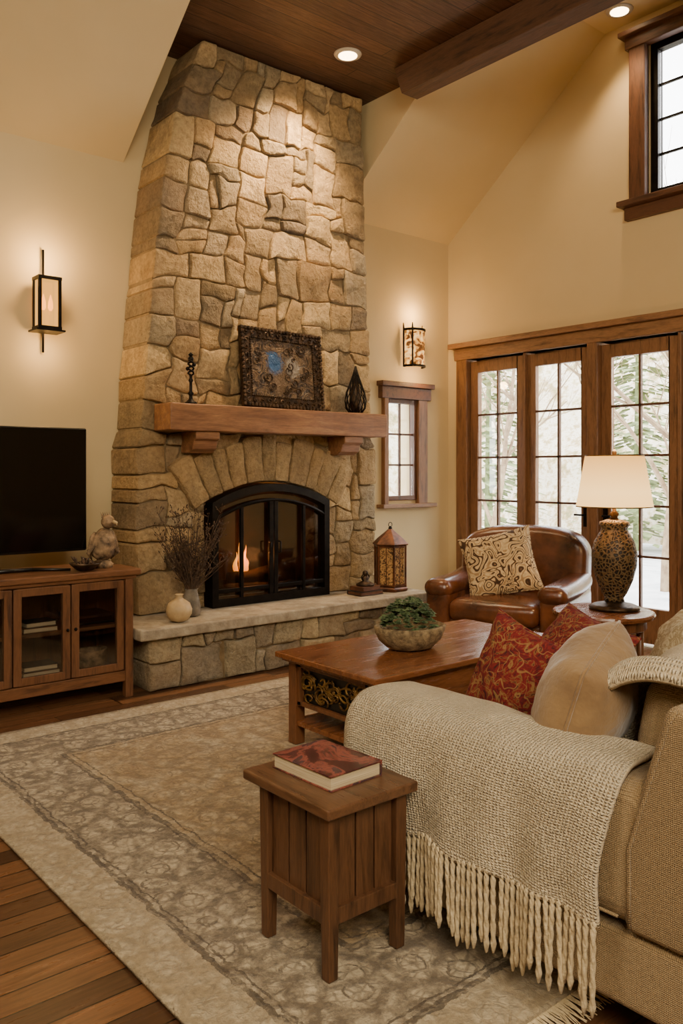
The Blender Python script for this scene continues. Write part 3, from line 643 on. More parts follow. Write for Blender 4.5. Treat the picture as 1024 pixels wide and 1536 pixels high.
def stack(x,y,z,items,grp):
    for k,(w_,d_,h_,m_,l) in enumerate(items):
        c=thing('book',l,'book',(x,y,z),rr.uniform(-.08,.08),grp)
        B(-w_/2,w_/2,-d_/2,d_/2,0,.003).box(-w_/2,w_/2,-d_/2,d_/2,h_-.004,h_-.001).box(-w_/2,w_/2,d_/2-.004,d_/2,0,h_-.001).build('cover',m_,c,local=True)
        B(-w_/2+.004,w_/2-.004,-d_/2+.004,d_/2-.005,.003,h_-.004).build('pages','pages',c,local=True); z+=h_
stack(1.79,4.94,.161,[(.24,.18,.035,'book2','black book at bottom of the stack in the media cabinet'),(.22,.17,.03,'book3','brown book in middle of the stack in the media cabinet'),(.2,.15,.03,'book2','dark book on top of the stack in the media cabinet')],'books inside the media cabinet')
stack(1.79,4.94,.451,[(.2,.16,.03,'book3','brown book lying on the upper shelf behind glazed door'),(.18,.14,.03,'book2','dark book on the brown book on the cabinet upper shelf')],'books on the cabinet upper shelf')
c=thing('media_box','flat black player box on shelf behind right glazed door','media player',(2.12,5.0,.451))
B(2.0,2.26,4.9,5.15,.455,.51).build('case','black',c,bevel=.004); B(2.02,2.24,4.897,4.9,.47,.495).build('front_panel','screen',c)
c=thing('storage_basket','small brown basket on lower shelf behind right glazed door','basket',(2.13,4.96,.161))
MB().lathe([(.07,0),(.085,.01),(.10,.12),(.104,.13),(.094,.12),(.08,.02)],(2.13,4.96,.161),20,sy=.8).build('basket_body','carv',c,smooth=True)
c=thing('television','large black flat screen television on the media cabinet','television',(1.475,5.02,ZT))
MB().rbox(.84,2.125,5.0,5.035,.90,1.66,.012).build('housing','black',c,smooth=False)
B(.85,2.115,4.994,5.001,.915,1.65).build('screen','screen',c)
MB().box(1.44,1.52,5.01,5.03,.805,.93).build('neck','black',c,bevel=.005)
for s in (-1,1): MB().tube([(1.48,5.02,.806),(1.48+s*.3,4.99,.806)],[.014,.012],8).tube([(1.48+s*.3,4.99,.806),(1.48+s*.5,4.90,.80)],[.012,.008],8).build('foot','black',c,smooth=True)
c=thing('dark_bowl','low dark bowl of dried leaves beside television foot','bowl',(2.055,4.86,ZT))
MB().lathe([(.04,0),(.06,.006),(.10,.035),(.115,.05),(.105,.046),(.05,.014)],(2.055,4.86,ZT),28,sx=.85,sy=.7).build('bowl_body','bronze',c,smooth=True)
mb=MB(); rr=random.Random(6)
for k in range(26):
    a=rr.uniform(0,6.28); r=rr.uniform(0,.05); p=Vector((2.055+r*math.cos(a),4.86+r*math.sin(a),ZT+.035)); e=p+Vector((rr.uniform(-.05,.05),rr.uniform(-.04,.04),rr.uniform(.01,.06)))
    mb.tube([p,(p+e)/2+Vector((0,0,.01)),e],[.002,.009,.001],5)
tag(mb.build('dried_leaves','dry',c),kind='stuff')
c=thing('carved_bird_figurine','mottled carved wooden bird figurine on right end of cabinet','figurine',(2.21,4.96,ZT))
sx,sy=2.21,4.96
MB().lathe([(.06,0),(.065,.02),(.05,.04),(.03,.05)],(sx,sy,ZT),18).build('rock_base','carv',c,smooth=True)
mb=MB(); mb.rbox(sx-.06,sx+.055,sy-.05,sy+.05,ZT+.04,ZT+.25,.048,(.01,.01,.0),6)
for i,p in enumerate(mb.v):
    q=p-Vector((sx,sy,0)); hh=(p.z-ZT-.04)/.21; k=.75+.45*math.sin(PI*min(1,hh*.9+.1)); mb.v[i]=Vector((sx+q.x*k+.02*hh,sy+q.y*k,p.z))+Vector((noise.noise(p*30),noise.noise(p*30+Vector((5,5,5))),0))*.01
mb.ball((sx+.028,sy-.015,ZT+.285),(.042,.042,.045),14)
mb.build('bird_body','carv',c,smooth=True)
for s in (-1,1):
    mb=MB()
    for k in range(7): mb.tube([(sx+s*.05,sy+.0-.01*k/3,ZT+.22-.012*k),(sx+s*(.075+.004*k),sy-.01,ZT+.19-.016*k),(sx+s*(.085-.004*k),sy+.02,ZT+.12-.012*k)],[.01,.013,.003],6)
    mb.build('wing','carv',c,smooth=True)
MB().tube([(sx+.05,sy-.045,ZT+.285),(sx+.062,sy-.066,ZT+.28),(sx+.063,sy-.07,ZT+.262)],[.014,.009,.001],8).build('beak','cerm',c,smooth=True)
mb=MB(); 
for k in range(5): mb.tube([(sx+.0+.012*k,sy,ZT+.31),(sx-.01+.014*k,sy+.01,ZT+.345)],[.008,.001],5)
mb.build('crest','carv',c)
# ---------------------------------------------------------------- sconces
SX_=2.065
c=thing('wall_sconce','rectangular black lantern sconce on left wall above television','wall sconce',(SX_,YB,2.3))
sx,yy=SX_,YB-.11
B(sx-.05,sx+.05,YB-.015,YB,2.42,2.62).build('back_plate','dark',c,bevel=.004)
MB().tube([(sx,yy+.07,2.19),(sx,yy+.07,2.88)],.008,8).build('rod','dark',c,smooth=True)
mb=MB(); sw=.066; sd=.05
for a in(-1,1):
    for b in(-1,1): mb.box(sx+a*sw-.010,sx+a*sw+.010,yy+b*sd-.010,yy+b*sd+.010,2.33,2.68)
for z in (2.33,2.66): mb.box(sx-sw-.012,sx+sw+.012,yy-sd-.012,yy+sd+.012,z,z+.022)
mb.box(sx-sw-.03,sx+sw+.03,yy-sd-.03,yy+sd+.03,2.318,2.33); mb.box(sx-.02,sx+.02,yy,YB,2.66,2.68); mb.box(sx-.02,sx+.02,yy,YB,2.33,2.35)
mb.build('cage','dark',c)
for b in (-1,1): MB().tube([(sx+b*.024,yy,2.35),(sx+b*.024,yy,2.46)],.012,10).build('candle_sleeve','candle',c,smooth=True); MB().lathe([(.006,0),(.017,.02),(.015,.06),(.002,.11)],(sx+b*.024,yy,2.46),12).build('bulb','bulb',c,smooth=True)
B(sx-sw,sx+sw,yy+sd-.005,yy+sd-.002,2.352,2.66).box(sx-sw,sx+sw,yy-sd,yy-sd+.003,2.352,2.66).box(sx-sw,sx-sw+.003,yy-sd+.005,yy+sd-.006,2.352,2.66).box(sx+sw-.003,sx+sw,yy-sd+.005,yy+sd-.006,2.352,2.66).build('amber_panel','amber',c)
c=thing('wall_sconce','curved sconce with mottled glowing shade above small window','wall sconce',(5.57,YB,2.35))
sx,yy=5.57,YB-.02
B(sx-.05,sx+.05,YB-.02,YB,2.42,2.68).build('back_plate','dark',c,bevel=.004)
def scn(u,R=.12): return (sx-R*math.cos(PI*u)*1.0,YB-.03-R*.95*math.sin(PI*u))
MB().grid(20,8,lambda u,v:(*scn(u,.112),2.38+.33*v)).build('shade','mica2',c,smooth=True,solid=.004)
mb=MB(); rr=random.Random(2)
for z in (2.37,2.38,2.71,2.72): mb.tube([(*scn(u/12,.117),z) for u in range(13)],.007,6)
for u in (0,.25,1):
    mb.tube([(*scn(u),2.365),(*scn(u),2.73),(*scn(u,.125),2.775)],[.009,.009,.004],6)
mb.build('cage','dark',c)
def light(name,typ,loc,energy,color,size=.05,**k):
    l=bpy.data.lights.new(name,typ); l.energy=energy; l.color=color
    if typ=='AREA': l.size=size; 
    else: l.shadow_soft_size=size
    for a,b in k.items(): setattr(l,a,b)
    o=bpy.data.objects.new(name,l); COL.objects.link(o); o.location=loc; return o
def aim(o,t): o.rotation_euler=(Vector(t)-Vector(o.location)).to_track_quat('-Z','Y').to_euler()
WARM=(1,.60,.24); W2=(1,.69,.38)
light('sconce_light','POINT',(SX_,YB-.18,2.80),12,WARM,.04); light('sconce_light','POINT',(SX_,YB-.18,2.22),5,WARM,.04)
light('sconce_light','POINT',(5.57,YB-.14,2.86),9,WARM,.04); light('sconce_light','POINT',(5.57,YB-.18,2.26),4.5,WARM,.04)
for (x,y,z,lab) in [(4.03,4.73,4.5,'round recessed downlight in the plank ceiling near chimney'),(5.86,3.60,5.0,'round recessed downlight in plaster ceiling above high window')]:
    c=thing('recessed_light',lab,'ceiling light',(x,y,z))
    MB().lathe([(.075,-.012),(.10,-.008),(.105,0),(.07,.0)],(x,y,z),28).build('trim_ring','white',c,smooth=True)
    MB().lathe([(.07,-.014),(.072,-.006)],(x,y,z),28).build('lens','down',c)
o=light('downlight','SPOT',(3.90,4.72,4.46),400,W2,.06,spot_size=1.7,spot_blend=1.0); aim(o,(3.75,5.22,3.1))
o=light('downlight','SPOT',(5.8,3.6,4.95),80,W2,.06,spot_size=1.6,spot_blend=.7); aim(o,(5.9,3.6,0))
# ---------------------------------------------------------------- rug
RX,RY=(RUGX0+RUGX1)/2,(RUGY0+RUGY1)/2
c=thing('area_rug','large distressed cream and grey oriental rug under seating','rug',(RX,RY,0))
MB().grid(60,60,lambda u,v:(RUGX0+(RUGX1-RUGX0)*u,RUGY0+(RUGY1-RUGY0)*v,.012+.001*noise.noise(Vector((u*9,v*9,1))))).build('pile','rug',c,smooth=True,solid=.012)
mb=MB(); rr=random.Random(9)
for k in range(560):
    x=RUGX0+(RUGX1-RUGX0)*(k+.5)/560; mb.tube([(x,1.305,.012),(x+rr.uniform(-.006,.006),1.27,.010),(x+rr.uniform(-.014,.014),1.225+rr.uniform(-.012,.01),.004)],[.0028,.0026,.0015],4)
tag(mb.build('fringe','yarn',c),kind='stuff')
# ---------------------------------------------------------------- coffee table
c=thing('coffee_table','dark reddish wooden coffee table with carved end panel','coffee table',(3.18,3.08,0))
x0,x1,y0,y1,zt=2.46,3.90,2.70,3.46,.48
B(x0,x1,y0,y1,zt-.028,zt).build('tabletop','tabx',c,bevel=.006,segs=3)
B(x0+.025,x1-.025,y0+.025,y1-.025,zt-.045,zt-.028).build('top_moulding','tabx',c,bevel=.006)
for x in(x0+.05,x1-.11):
    for y in(y0+.05,y1-.11): B(x,x+.06,y,y+.06,0.021,zt-.045).build('leg','tabz',c,bevel=.004)
B(x0+.075,x1-.075,y0+.06,y0+.08,.22,zt-.045).box(x0+.075,x1-.075,y1-.08,y1-.06,.22,zt-.045).box(x0+.085,x0+.10,y0+.08,y1-.08,.22,zt-.045).box(x1-.10,x1-.085,y0+.08,y1-.08,.22,zt-.045).build('apron','tabx',c,bevel=.003)
B(x0+.06,x0+.085,y0+.11,y1-.11,.22,.242).box(x0+.06,x0+.085,y0+.11,y1-.11,zt-.07,zt-.045).box(x0+.06,x0+.085,y0+.11,y0+.14,.22,zt-.045).box(x0+.06,x0+.085,y1-.14,y1-.11,.22,zt-.045).build('panel_frame','tabz',c,bevel=.003)
B(x0+.080,x0+.084,y0+.14,y1-.14,.242,zt-.07).build('panel_back','black',c)
mb=MB(); rr=random.Random(12)
for k in range(30):
    cy=rr.uniform(y0+.16,y1-.16); cz=rr.uniform(.265,.395); R=rr.uniform(.025,.06); a=rr.uniform(0,6.28); sp=rr.choice((-1,1))
    pts=[]
    for q in range(12):
        r=R*(1-q/15); py=min(y1-.143,max(y0+.143,cy+r*math.cos(a+sp*q*.5)*1.3)); pz=min(.405,max(.246,cz+r*math.sin(a+sp*q*.5)))
        pts.append((x0+.070+.004*math.sin(q),py,pz))
    mb.tube(pts,[.004+.003*math.sin(q*.6)**2 for q in range(12)],5)
mb.build('carved_panel','gold',c,smooth=True)
B(x0+.06,x1-.06,y0+.06,y1-.06,.115,.14).build('lower_shelf','tabx',c,bevel=.004)
px,py,pz=3.04,3.07,zt+.002
c=thing('succulent_bowl','oval woven bowl filled with green succulents on coffee table','potted plant',(px,py,pz))
mb=MB().lathe([(.10,0),(.13,.01),(.175,.05),(.195,.09),(.198,.115),(.185,.12),(.17,.10),(.12,.08),(.01,.08)],(px,py,pz),40,sy=.85)
for i,p in enumerate(mb.v):
    a=math.atan2(p.y-py,p.x-px); k=1+.02*math.sin(a*34+p.z*160); mb.v[i]=Vector((px+(p.x-px)*k,py+(p.y-py)*k,p.z))
mb.build('bowl','bowl',c,smooth=True)
mb=MB(); rr=random.Random(7)
for k in range(330):
    a=rr.uniform(0,6.28); r=.155*math.sqrt(rr.random()); bx=px-.01+r*math.cos(a); by=py+r*.8*math.sin(a); bz=pz+.10+.125*(1-(r/.165)**2)+rr.uniform(-.025,.04); R=rr.uniform(.012,.024)
    for ly in range(3):
        for q in range(7):
            t=2*PI*q/7+ly*.45; el=.15+.5*ly; d=Vector((math.cos(t)*math.cos(el),math.sin(t)*math.cos(el),math.sin(el))); b=Vector((bx,by,bz)); rl=R*(1-.2*ly)
            s_=d.cross(Vector((0,0,1))).normalized()*rl*.3
            mb.add([b,b+d*rl*.6+s_,b+d*rl,b+d*rl*.6-s_,b+d*rl*.5+Vector((0,0,.004))],[(0,1,4),(1,2,4),(2,3,4),(3,0,4)])
tag(mb.build('foliage','leaf',c),kind='stuff')
# ---------------------------------------------------------------- end table + book
x0,x1,y0,y1,zt=1.385,1.722,1.705,2.115,.50
c=thing('end_table','small dark wooden end table with slatted sides holding a book','side table',(1.55,1.9,0))
B(x0,x1,y0,y1,zt-.03,zt).build('tabletop','endx',c,bevel=.006,segs=3)
lx0,lx1,ly0,ly1=1.405,1.698,1.728,2.055
for x in(lx0,lx1-.042):
    for y in(ly0,ly1-.042):
        mb=B(x,x+.042,y,y+.042,.021,zt-.03)
        for i in (0,1,2,3): p=mb.v[i]; mb.v[i]=Vector((x+.021+(p.x-x-.021)*.78,y+.021+(p.y-y-.021)*.78,p.z))
        mb.build('leg','endz',c,bevel=.003)
B(lx0+.012,lx1-.012,ly0+.012,ly1-.012,.185,.205).box(lx0+.008,lx1-.008,ly0+.004,ly0+.026,.17,.215).box(lx0+.008,lx1-.008,ly1-.026,ly1-.006,.17,.215).box(lx0+.004,lx0+.026,ly0+.02,ly1-.02,.17,.215).box(lx1-.026,lx1-.006,ly0+.02,ly1-.02,.17,.215).build('lower_rail','endz',c,bevel=.002)
mb=MB()
for k in range(3):
    a=ly0+.042+(ly1-ly0-.084)*k/3; b=ly0+.042+(ly1-ly0-.084)*(k+1)/3
    mb.box(lx0+.018,lx0+.026,a+.003,b-.003,.21,zt-.03); mb.box(lx1-.026,lx1-.018,a+.003,b-.003,.21,zt-.03)
    a=lx0+.042+(lx1-lx0-.084)*k/3; b=lx0+.042+(lx1-lx0-.084)*(k+1)/3
    mb.box(a+.003,b-.003,ly0+.018,ly0+.026,.21,zt-.03); mb.box(a+.003,b-.003,ly1-.026,ly1-.018,.21,zt-.03)
mb.build('slat_panel','endz',c,bevel=.002)
c=thing('book','thick hardcover book with red brown cover art on end table','book',(1.565,1.935,zt),math.radians(2))
w_,d_,h_=.20,.268,.044
B(-w_/2,w_/2,-d_/2,d_/2,0,.004).box(-w_/2,w_/2,-d_/2,d_/2,h_-.004,h_).box(w_/2-.004,w_/2,-d_/2,d_/2,0,h_).build('cover','book1',c,local=True,bevel=.0012)
B(-w_/2+.004,w_/2-.005,-d_/2+.005,d_/2-.006,.004,h_-.004).build('pages','pages',c,local=True)
# ---------------------------------------------------------------- sofa
sf=thing('sofa','oatmeal linen sofa with knitted throw over its near arm','sofa',(2.9,1.45,0))
SX0,SX1=1.80,3.95
MB().rbox(SX0+.012,SX1-.012,.79,2.05,.10,.285,.018,n=10).build('base','linen',sf,smooth=True)
for (a,b) in ((SX0,2.06),(SX1-.26,SX1)):
    MB().rbox(a,b,1.02,2.07,.298,.655,.06,(.008,.0,.006),8).build('arm','linen',sf,smooth=True)
mb=MB().rbox(SX0-.004,SX1+.004,.80,1.10,.292,.86,.03,(0,.006,.0),10)
for i,p in enumerate(mb.v):
    k=max(0,(p.z-.50)/.36); mb.v[i]=Vector((p.x,p.y-.11*k if p.y>.9 else p.y-.03*k,p.z))
mb.build('back_frame','linen',sf,smooth=True)
def yf(z): return 1.10-.11*max(0,(z-.50)/.36)
mb=MB().tube([(SX0-.004,yf(z)-.022,z) for z in (.31,.40,.50,.58,.66,.74,.82)]+[(SX0-.004,.96,.853)],.0055,6)
mb.tube([(SX0+.0,1.11,.325),(SX0-.001,1.5,.322),(SX0+.0,2.0,.325)],.004,6)
mb.build('piping','linen',sf,smooth=True)
cw=(SX1-.26-2.06)/3
for k in range(3):
    a=2.065+cw*k; MB().rbox(a,a+cw-.006,1.16,2.12,.30,.465,.05,(0,.01,.02),6).build('seat_cushion','linen',sf,smooth=True)
    M=Matrix.Translation((0,1.14,.46))@Matrix.Rotation(math.radians(10),4,'X')@Matrix.Translation((0,-1.14,-.46))
    MB().rbox(a,a+cw-.006,1.09,1.27,.46,.84,.07,(0,.025,.02),6,M).build('back_cushion','linen',sf,smooth=True)
for x in(SX0+.06,SX1-.12):
    for y in(.84,1.95): B(x,x+.06,y,y+.06,.021 if y>1.3 else 0,.11).build('leg','endz',sf,bevel=.004)
th=thing('knitted_throw','chunky cream knitted throw with long tassels over sofa arm','throw blanket',(1.92,1.6,.66))
path=[(2.085,.50),(2.08,.58),(2.06,.645),(2.02,.675),(1.93,.682),(1.85,.676),(1.80,.65),(1.775,.60),(1.765,.52),(1.758,.44),(1.755,.36),(1.752,.32)]
def chaik(p,n=2):
    for _ in range(n):
        q=[p[0]]
        for a,b in zip(p,p[1:]): q+=[tuple(a[i]*.75+b[i]*.25 for i in (0,1)),tuple(a[i]*.25+b[i]*.75 for i in (0,1))]
        q.append(p[-1]); p=q
    return p
PP=chaik(path)
Ls=[0]
for a,b in zip(PP,PP[1:]): Ls.append(Ls[-1]+math.hypot(b[0]-a[0],b[1]-a[1]))
def pathat(t):
    s=t*Ls[-1]
    for k in range(len(PP)-1):
        if s<=Ls[k+1]+1e-9:
            f=(s-Ls[k])/(Ls[k+1]-Ls[k]); return PP[k][0]+(PP[k+1][0]-PP[k][0])*f, PP[k][1]+(PP[k+1][1]-PP[k][1])*f
    return PP[-1]
def thf(u,v):
    x,z=pathat(v); y=1.115+.985*u
    hang=max(0,(v-.5)/.5)
    y+= .015*math.sin(v*9+u*3)
    x-= hang*(.010*math.sin(y*17)+.007*math.sin(y*39+1)+.016*noise.noise(Vector((y*6,z*5,0))))+.010*hang
    z+= .010*noise.noise(Vector((y*8,x*9,4)))
    if u>.93: k=(u-.93)/.07; z-= .05*k*k*(1-hang*.8); x+= (.02*k*k if v>.5 else -.02*k*k)
    if v>.98: z+=.006*math.sin(y*31)
    return (x,y,z)
MB().grid(90,60,thf,1.0,.85).build('throw_cloth','knit',th,smooth=True,solid=.014)
rr=random.Random(21)
NTA=50
for k in range(NTA):
    y=1.135+(2.08-1.135)*k/(NTA-1)+rr.uniform(-.003,.003); x,_,z=thf((y-1.115)/.985,1.0); x-=.002
    L=rr.uniform(.185,.235); dy=rr.uniform(-.009,.009); dx=rr.uniform(-.006,.005)
    mb=MB(); pts=[(x,y,z+.012),(x-.003,y,z-.01),(x-.003+dx*.3,y+dy*.3,z-L*.3),(x-.003+dx*.6,y+dy*.7,z-L*.65),(x-.002+dx,y+dy,z-L)]
    for s in (0,1):
        mb.tube([(p[0]+.0026*math.cos(i*1.6+s*PI),p[1]+.0030*math.sin(i*1.6+s*PI),p[2]) for i,p in enumerate([tuple(Vector(pts[int(q)]).lerp(Vector(pts[min(4,int(q)+1)]),q-int(q))) for q in [i*.33 for i in range(13)]])],[.0045,.007,.0045,.0056]+[.0056]*7+[.0062,.003],6)
    mb.build('tassel','yarn',th,smooth=True)
bt=thing('folded_back_throw','soft cream throw draped over sofa back behind cushions','throw blanket',(2.35,1.15,.9))
bp=[(1.335,.56),(1.33,.66),(1.305,.76),(1.26,.835),(1.18,.875),(1.07,.885),(.95,.882),(.83,.878),(.765,.845),(.75,.75),(.75,.60)]
PB=chaik(bp)
def btf(u,v):
    k=v*(len(PB)-1); i=min(len(PB)-2,int(k)); f=k-i; y=PB[i][0]+(PB[i+1][0]-PB[i][0])*f; z=PB[i][1]+(PB[i+1][1]-PB[i][1])*f
    x=1.97+.78*u+.04*(1-v); 
    if u<.08: z-=.05*(1-u/.08)**2*(1 if v>.3 else .4); x-=.01*(1-u/.08)
    z+=.012*math.sin(u*19+v*2)+.010*noise.noise(Vector((u*8,v*8,2))); y+=.010*math.sin(u*16)
    return (x,y,z+.018)
MB().grid(60,50,btf,.75,1.0).build('throw_cloth','knit',bt,smooth=True,solid=.016)
def pillow(name,label,loc,heading,lean,roll,W,H,T,mat,seed=0,pipe=None,cat='pillow',ex=.42,pin=.09):
    o=thing(name,label,cat,loc); M=Matrix.Rotation(math.radians(heading+90),4,'Z')@Matrix.Rotation(math.radians(-lean),4,'X')@Matrix.Rotation(math.radians(roll),4,'Y')
    o.rotation_euler=M.to_euler()
    MB().pillow(W,H,T,28,seed,ex,pin).build('pillow_cover',mat,o,smooth=True,local=True)
    pts=[]
    for (a,b,c_,d) in ((-1,-1,1,-1),(1,-1,1,1),(1,1,-1,1),(-1,1,-1,-1)):
        for k in range(10):
            u=a+(c_-a)*k/10; v=b+(d-b)*k/10; kk=1-(.05 if pin<.05 else 0)*(u*u*v*v)
            pts.append((W/2*u*(1-pin*(1-v*v))*kk,0,H/2*v*(1-pin*(1-u*u))*kk))
    MB().tube(pts,.0055,6,True).build('piping',pipe or mat,o,smooth=True,local=True)
    return o
pillow('throw_pillow','plump tan velvet pillow nearest the knitted arm throw',(2.12,1.41,.735),112,18,12,.43,.36,.27,'tanpil',1,ex=.38,pin=.02)
pillow('throw_pillow','red and gold paisley pillow standing on the near sofa seat',(2.35,1.85,.655),176,16,14,.38,.40,.17,'red',2)
pillow('throw_pillow','red paisley pillow lying behind the tan velvet pillow',(2.80,1.93,.655),165,40,10,.46,.40,.16,'red',3)
pillow('throw_pillow','cream floral pillow at far end of the sofa back',(3.08,1.66,.655),120,18,0,.42,.38,.17,'floral',4)
# ---------------------------------------------------------------- armchair
ch=thing('leather_armchair','brown leather club armchair beside the glazed doors','armchair',(5.0,3.98,0),math.radians(-70)); ch.scale=(1.15,1.05,1.0)
L=dict(local=True,smooth=True)
MB().rbox(-.40,.40,-.36,.38,.10,.32,.03,n=6).build('base','leather',ch,**L)
MB().rbox(-.29,.29,-.42,.22,.30,.46,.055,(0,.012,.03),6).build('seat_cushion','leather',ch,**L)
for s in (-1,1):
    a,b=(s*.29,s*.45) if s>0 else (s*.45,s*.29)
    mb=MB().rbox(a,b,-.40,.34,.12,.52,.04,(.006,0,0),6)
    o=mb.build('arm','leather',ch,**L)
    mb=MB().rbox(a-.015,b+.015,-.42,.34,.46,.60,.068,(0,0,.004),6)
    for i,p in enumerate(mb.v): mb.v[i]=Vector((p.x,p.y,p.z+.05*max(0,(p.y+.1)/.44)**2))
    mb.build('arm_roll','leather',o,**L)
mb=MB().rbox(-.44,.44,.16,.40,.30,.96,.09,(0,-.02,.0),12)
for i,p in enumerate(mb.v):
    k=(p.z-.3)/.65; ax=abs(p.x)/.44; z=p.z-.11*max(0,k)*ax**3.5; y=p.y+.15*k-.09*ax**2*k
    mb.v[i]=Vector((p.x,y,z))
mb.build('backrest','leather',ch,**L)
for x in (-.36,.36):
    for y in(-.32,.34): MB().lathe([(.02,0),(.028,.02),(.022,.06),(.03,.11)],(x,y,0.001),14).build('leg','endz',ch,local=True,smooth=True)
pillow('throw_pillow','tan and brown swirl patterned pillow on leather armchair seat',(4.90,4.00,.70),214,22,-14,.54,.50,.19,'animal',5)
# ---------------------------------------------------------------- round table & lamp
tx,ty=4.46,2.85
c=thing('round_side_table','round reddish wooden side table holding the table lamp','side table',(tx,ty,0))
MB().lathe([(.28,.515),(.295,.52),(.30,.535),(.295,.548),(.285,.55)],(tx,ty,0),48).build('tabletop','tabx',c,smooth=False)
MB().lathe([(.245,.45),(.25,.455),(.25,.515)],(tx,ty,0),48).build('apron','tabz',c)
for k in range(4):
    a=PI/4+PI/2*k; MB().tube([(tx+.215*math.cos(a),ty+.215*math.sin(a),.45+.06),(tx+.22*math.cos(a),ty+.22*math.sin(a),.2),(tx+.24*math.cos(a),ty+.24*math.sin(a),.005)],[.024,.02,.014],10).build('leg','tabz',c,smooth=True)
MB().lathe([(.19,.16),(.195,.165),(.195,.175),(.19,.18)],(tx,ty,0),32).build('lower_shelf','tabx',c)
lx,ly,lz=4.55,2.83,.552
c=thing('table_lamp','carved brown ceramic table lamp with glowing cream shade','table lamp',(lx,ly,lz))
MB().lathe([(.13,0),(.15,.004),(.152,.016),(.12,.03),(.07,.04),(.055,.05)],(lx,ly,lz),32).build('base','bronze',c,smooth=True)
MB().lathe([(.06,.05),(.055,.07),(.075,.10),(.11,.18),(.132,.27),(.135,.34),(.12,.41),(.085,.47),(.075,.49),(.09,.515),(.088,.53),(.05,.545)],(lx,ly,lz),40).build('lamp_body','lampbody',c,smooth=True)
MB().lathe([(.03,.54),(.02,.56),(.03,.58),(.012,.60),(.010,.66),(.016,.67),(.006,.68)],(lx,ly,lz),16).build('neck','bronze',c,smooth=True)
mb=MB(); pr=[(.225,.625),(.172,.935)]
n=48; vs=[(lx+r*math.cos(2*PI*k/n),ly+r*math.sin(2*PI*k/n),lz+z) for r,z in pr for k in range(n)]
mb.add(vs,[(k,(k+1)%n,n+(k+1)%n,n+k) for k in range(n)]); mb.build('lamp_shade','shade',c,smooth=True,solid=.003)
mb=MB()
for r,z in pr: mb.tube([(lx+r*math.cos(2*PI*k/n),ly+r*math.sin(2*PI*k/n),lz+z) for k in range(n)],.004,6,True)
for k in range(3): a=2*PI*k/3; mb.tube([(lx,ly,lz+.90),(lx+.17*math.cos(a),ly+.17*math.sin(a),lz+.93)],.002,4)
mb.build('shade_ring','gold',c,smooth=True)
MB().tube([(lx,ly,lz+.67),(lx,ly,lz+.95)],.004,6).lathe([(.006,.93),(.014,.945),(.014,.96),(.004,.975)],(lx,ly,lz),12).build('finial','bronze',c,smooth=True)
MB().ball((lx,ly,lz+.76),(.03,.03,.04),12).build('bulb','bulb',c,smooth=True)
light('lamp_light','POINT',(lx,ly,lz+.71),16,WARM,.05)
light('lamp_light','POINT',(lx,ly,lz+.99),10,WARM,.05)
# ---------------------------------------------------------------- outside
struct('terrain_snow',MB().grid(40,40,lambda u,v:(6.3+34*u,-25+60*v,-.15-.5*u+.4*noise.noise(Vector((u*5,v*8,0))))),'snow',smooth=True)
struct('terrain_bank',MB().grid(60,30,lambda u,v:(18+5*v+1.5*noise.noise(Vector((u*9,v*4,3))),-30+70*u,-1+7*v+1.6*noise.noise(Vector((u*13,v*5,0)))*v)),'bank',smooth=True)
struct('terrain_bank_back',MB().grid(40,20,lambda u,v:(-5+40*u,18+4*v+noise.noise(Vector((u*9,v*4,3))),-1+6*v+1.4*noise.noise(Vector((u*13,v*5,8)))*v)),'bank',smooth=True)
struct('terrain_snow_back',B(-8,6.3,5.9,30,-.3,-.2),'snow')
def tree(x,y,h,seed,label):
    r=random.Random(seed); mb=MB()
    def br(p,d,L,rad,dep):
        pts=[p]; q=p
        for k in range(3):
            d=(d+Vector((r.uniform(-.16,.16),r.uniform(-.16,.16),r.uniform(-.05,.12)))).normalized(); q=q+d*L/3; pts.append(q)
        mb.tube(pts,[rad*(1-.18*k) for k in range(4)],5 if dep>3 else 4)
        if dep>0:
            for k in range(3 if dep<4 else 4):
                a=Vector((r.uniform(-1,1),r.uniform(-1,1),r.uniform(.0,.7))); nd=(d*.8+a*.75).normalized()
                br(pts[r.choice((1,2,3))],nd,L*r.uniform(.55,.8),rad*.52,dep-1)
    br(Vector((x,y,-.5)),Vector((0,0,1)),h*.42,h*.014,5)
    tag(mb.build('bare_tree','bark',origin=(x,y,-.5)),label,'tree','bare trees outside the doors')
for i,(x,y,h) in enumerate([(11.5,9.6,6),(14.5,7.6,8),(10.2,5.6,5.5),(9.6,3.4,5)]):
    tree(x,y,h,30+i,'bare brown winter tree seen through the glazed doors')
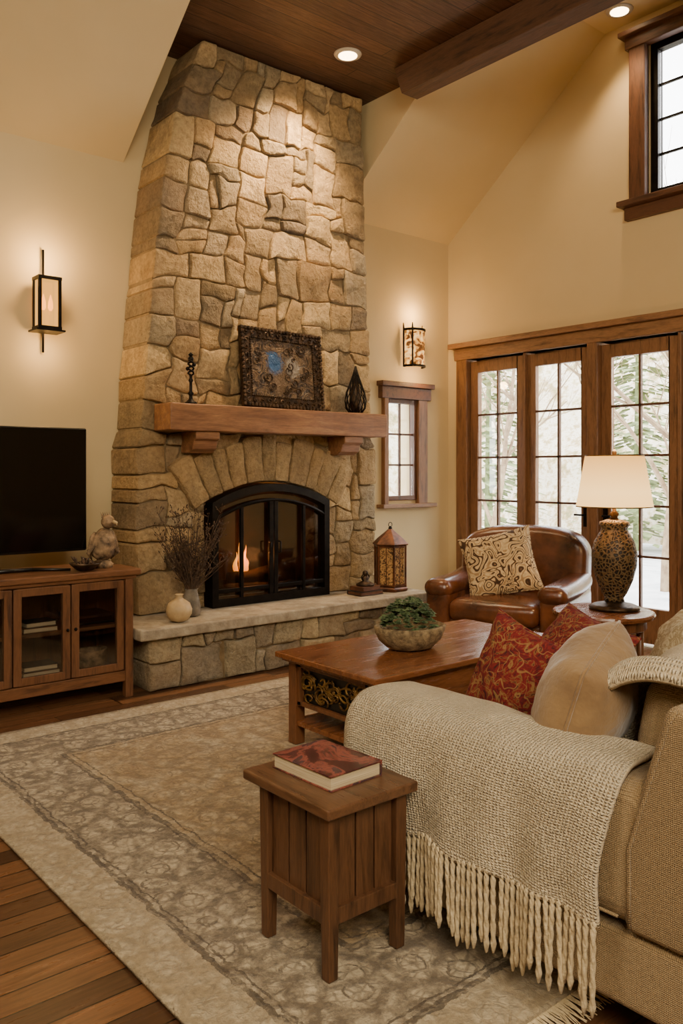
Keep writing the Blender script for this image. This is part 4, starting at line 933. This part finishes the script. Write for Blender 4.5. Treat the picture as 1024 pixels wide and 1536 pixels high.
for i,(x,y,h) in enumerate([(15.5,13.0,6),(17.0,10.0,5.5),(15.2,5.0,5),(8.5,12.5,5)]):
    r=random.Random(60+i); mb=MB().tube([(x,y,-.6),(x,y,h)],[.12,.02],6)
    for k in range(900):
        t=r.random()**.7; z=h*(1-t)*.98; R=(.25+h*.26*t)*r.uniform(.3,1); a=r.uniform(0,6.28); p=Vector((x+R*math.cos(a),y+R*math.sin(a),z-.2*R)); s_=r.uniform(.12,.3); d=Vector((math.cos(a),math.sin(a),-.3))*s_; w_=Vector((-math.sin(a),math.cos(a),0))*s_*.5
        mb.add([p-d*.5,p+w_,p+d,p-w_],[(0,1,2,3)])
    tag(mb.build('evergreen_tree','ever',origin=(x,y,-.6)),'soft green evergreen tree outside beyond the bare trees','tree','evergreens outside')
# ---------------------------------------------------------------- world and lights
w=bpy.data.worlds.new('World'); SC.world=w; w.use_nodes=True; t=w.node_tree; bg=t.nodes['Background']
tc=t.nodes.new('ShaderNodeTexCoord'); nz=t.nodes.new('ShaderNodeTexNoise'); nz.inputs['Scale'].default_value=2
rp=t.nodes.new('ShaderNodeValToRGB'); rp.color_ramp.elements[0].color=(.90,.94,1,1); rp.color_ramp.elements[1].color=(1,.98,.93,1)
t.links.new(tc.outputs['Generated'],nz.inputs['Vector']); t.links.new(nz.outputs[0],rp.inputs[0]); t.links.new(rp.outputs[0],bg.inputs[0]); bg.inputs[1].default_value=13
o=light('added_fill_light','AREA',(0.0,-1.6,3.9),340,(1,.86,.64),2.5); aim(o,(3.0,3.2,.7))  # broad fill lamp added behind the camera, not a room fixture
o=light('added_fill_light','AREA',(-1.5,2.0,4.3),100,(1,.86,.64),1.5); aim(o,(1.5,3.5,.3))  # second, weaker fill lamp, also added and out of view
light('added_firebox_glow','POINT',(3.6,5.34,.75),6,(1,.45,.14),.06)  # point lamp added with the stand-in flames to warm the firebox
# ---------------------------------------------------------------- camera
cam=bpy.data.cameras.new('camera'); co=bpy.data.objects.new('camera',cam); COL.objects.link(co)
cam.sensor_fit='VERTICAL'; cam.sensor_height=36; cam.lens=36*1250/1536; cam.shift_y=-63/1536; cam.clip_start=.05
co.location=(0,0,1.4); co.rotation_euler=(PI/2,0,math.radians(-40)); SC.camera=co
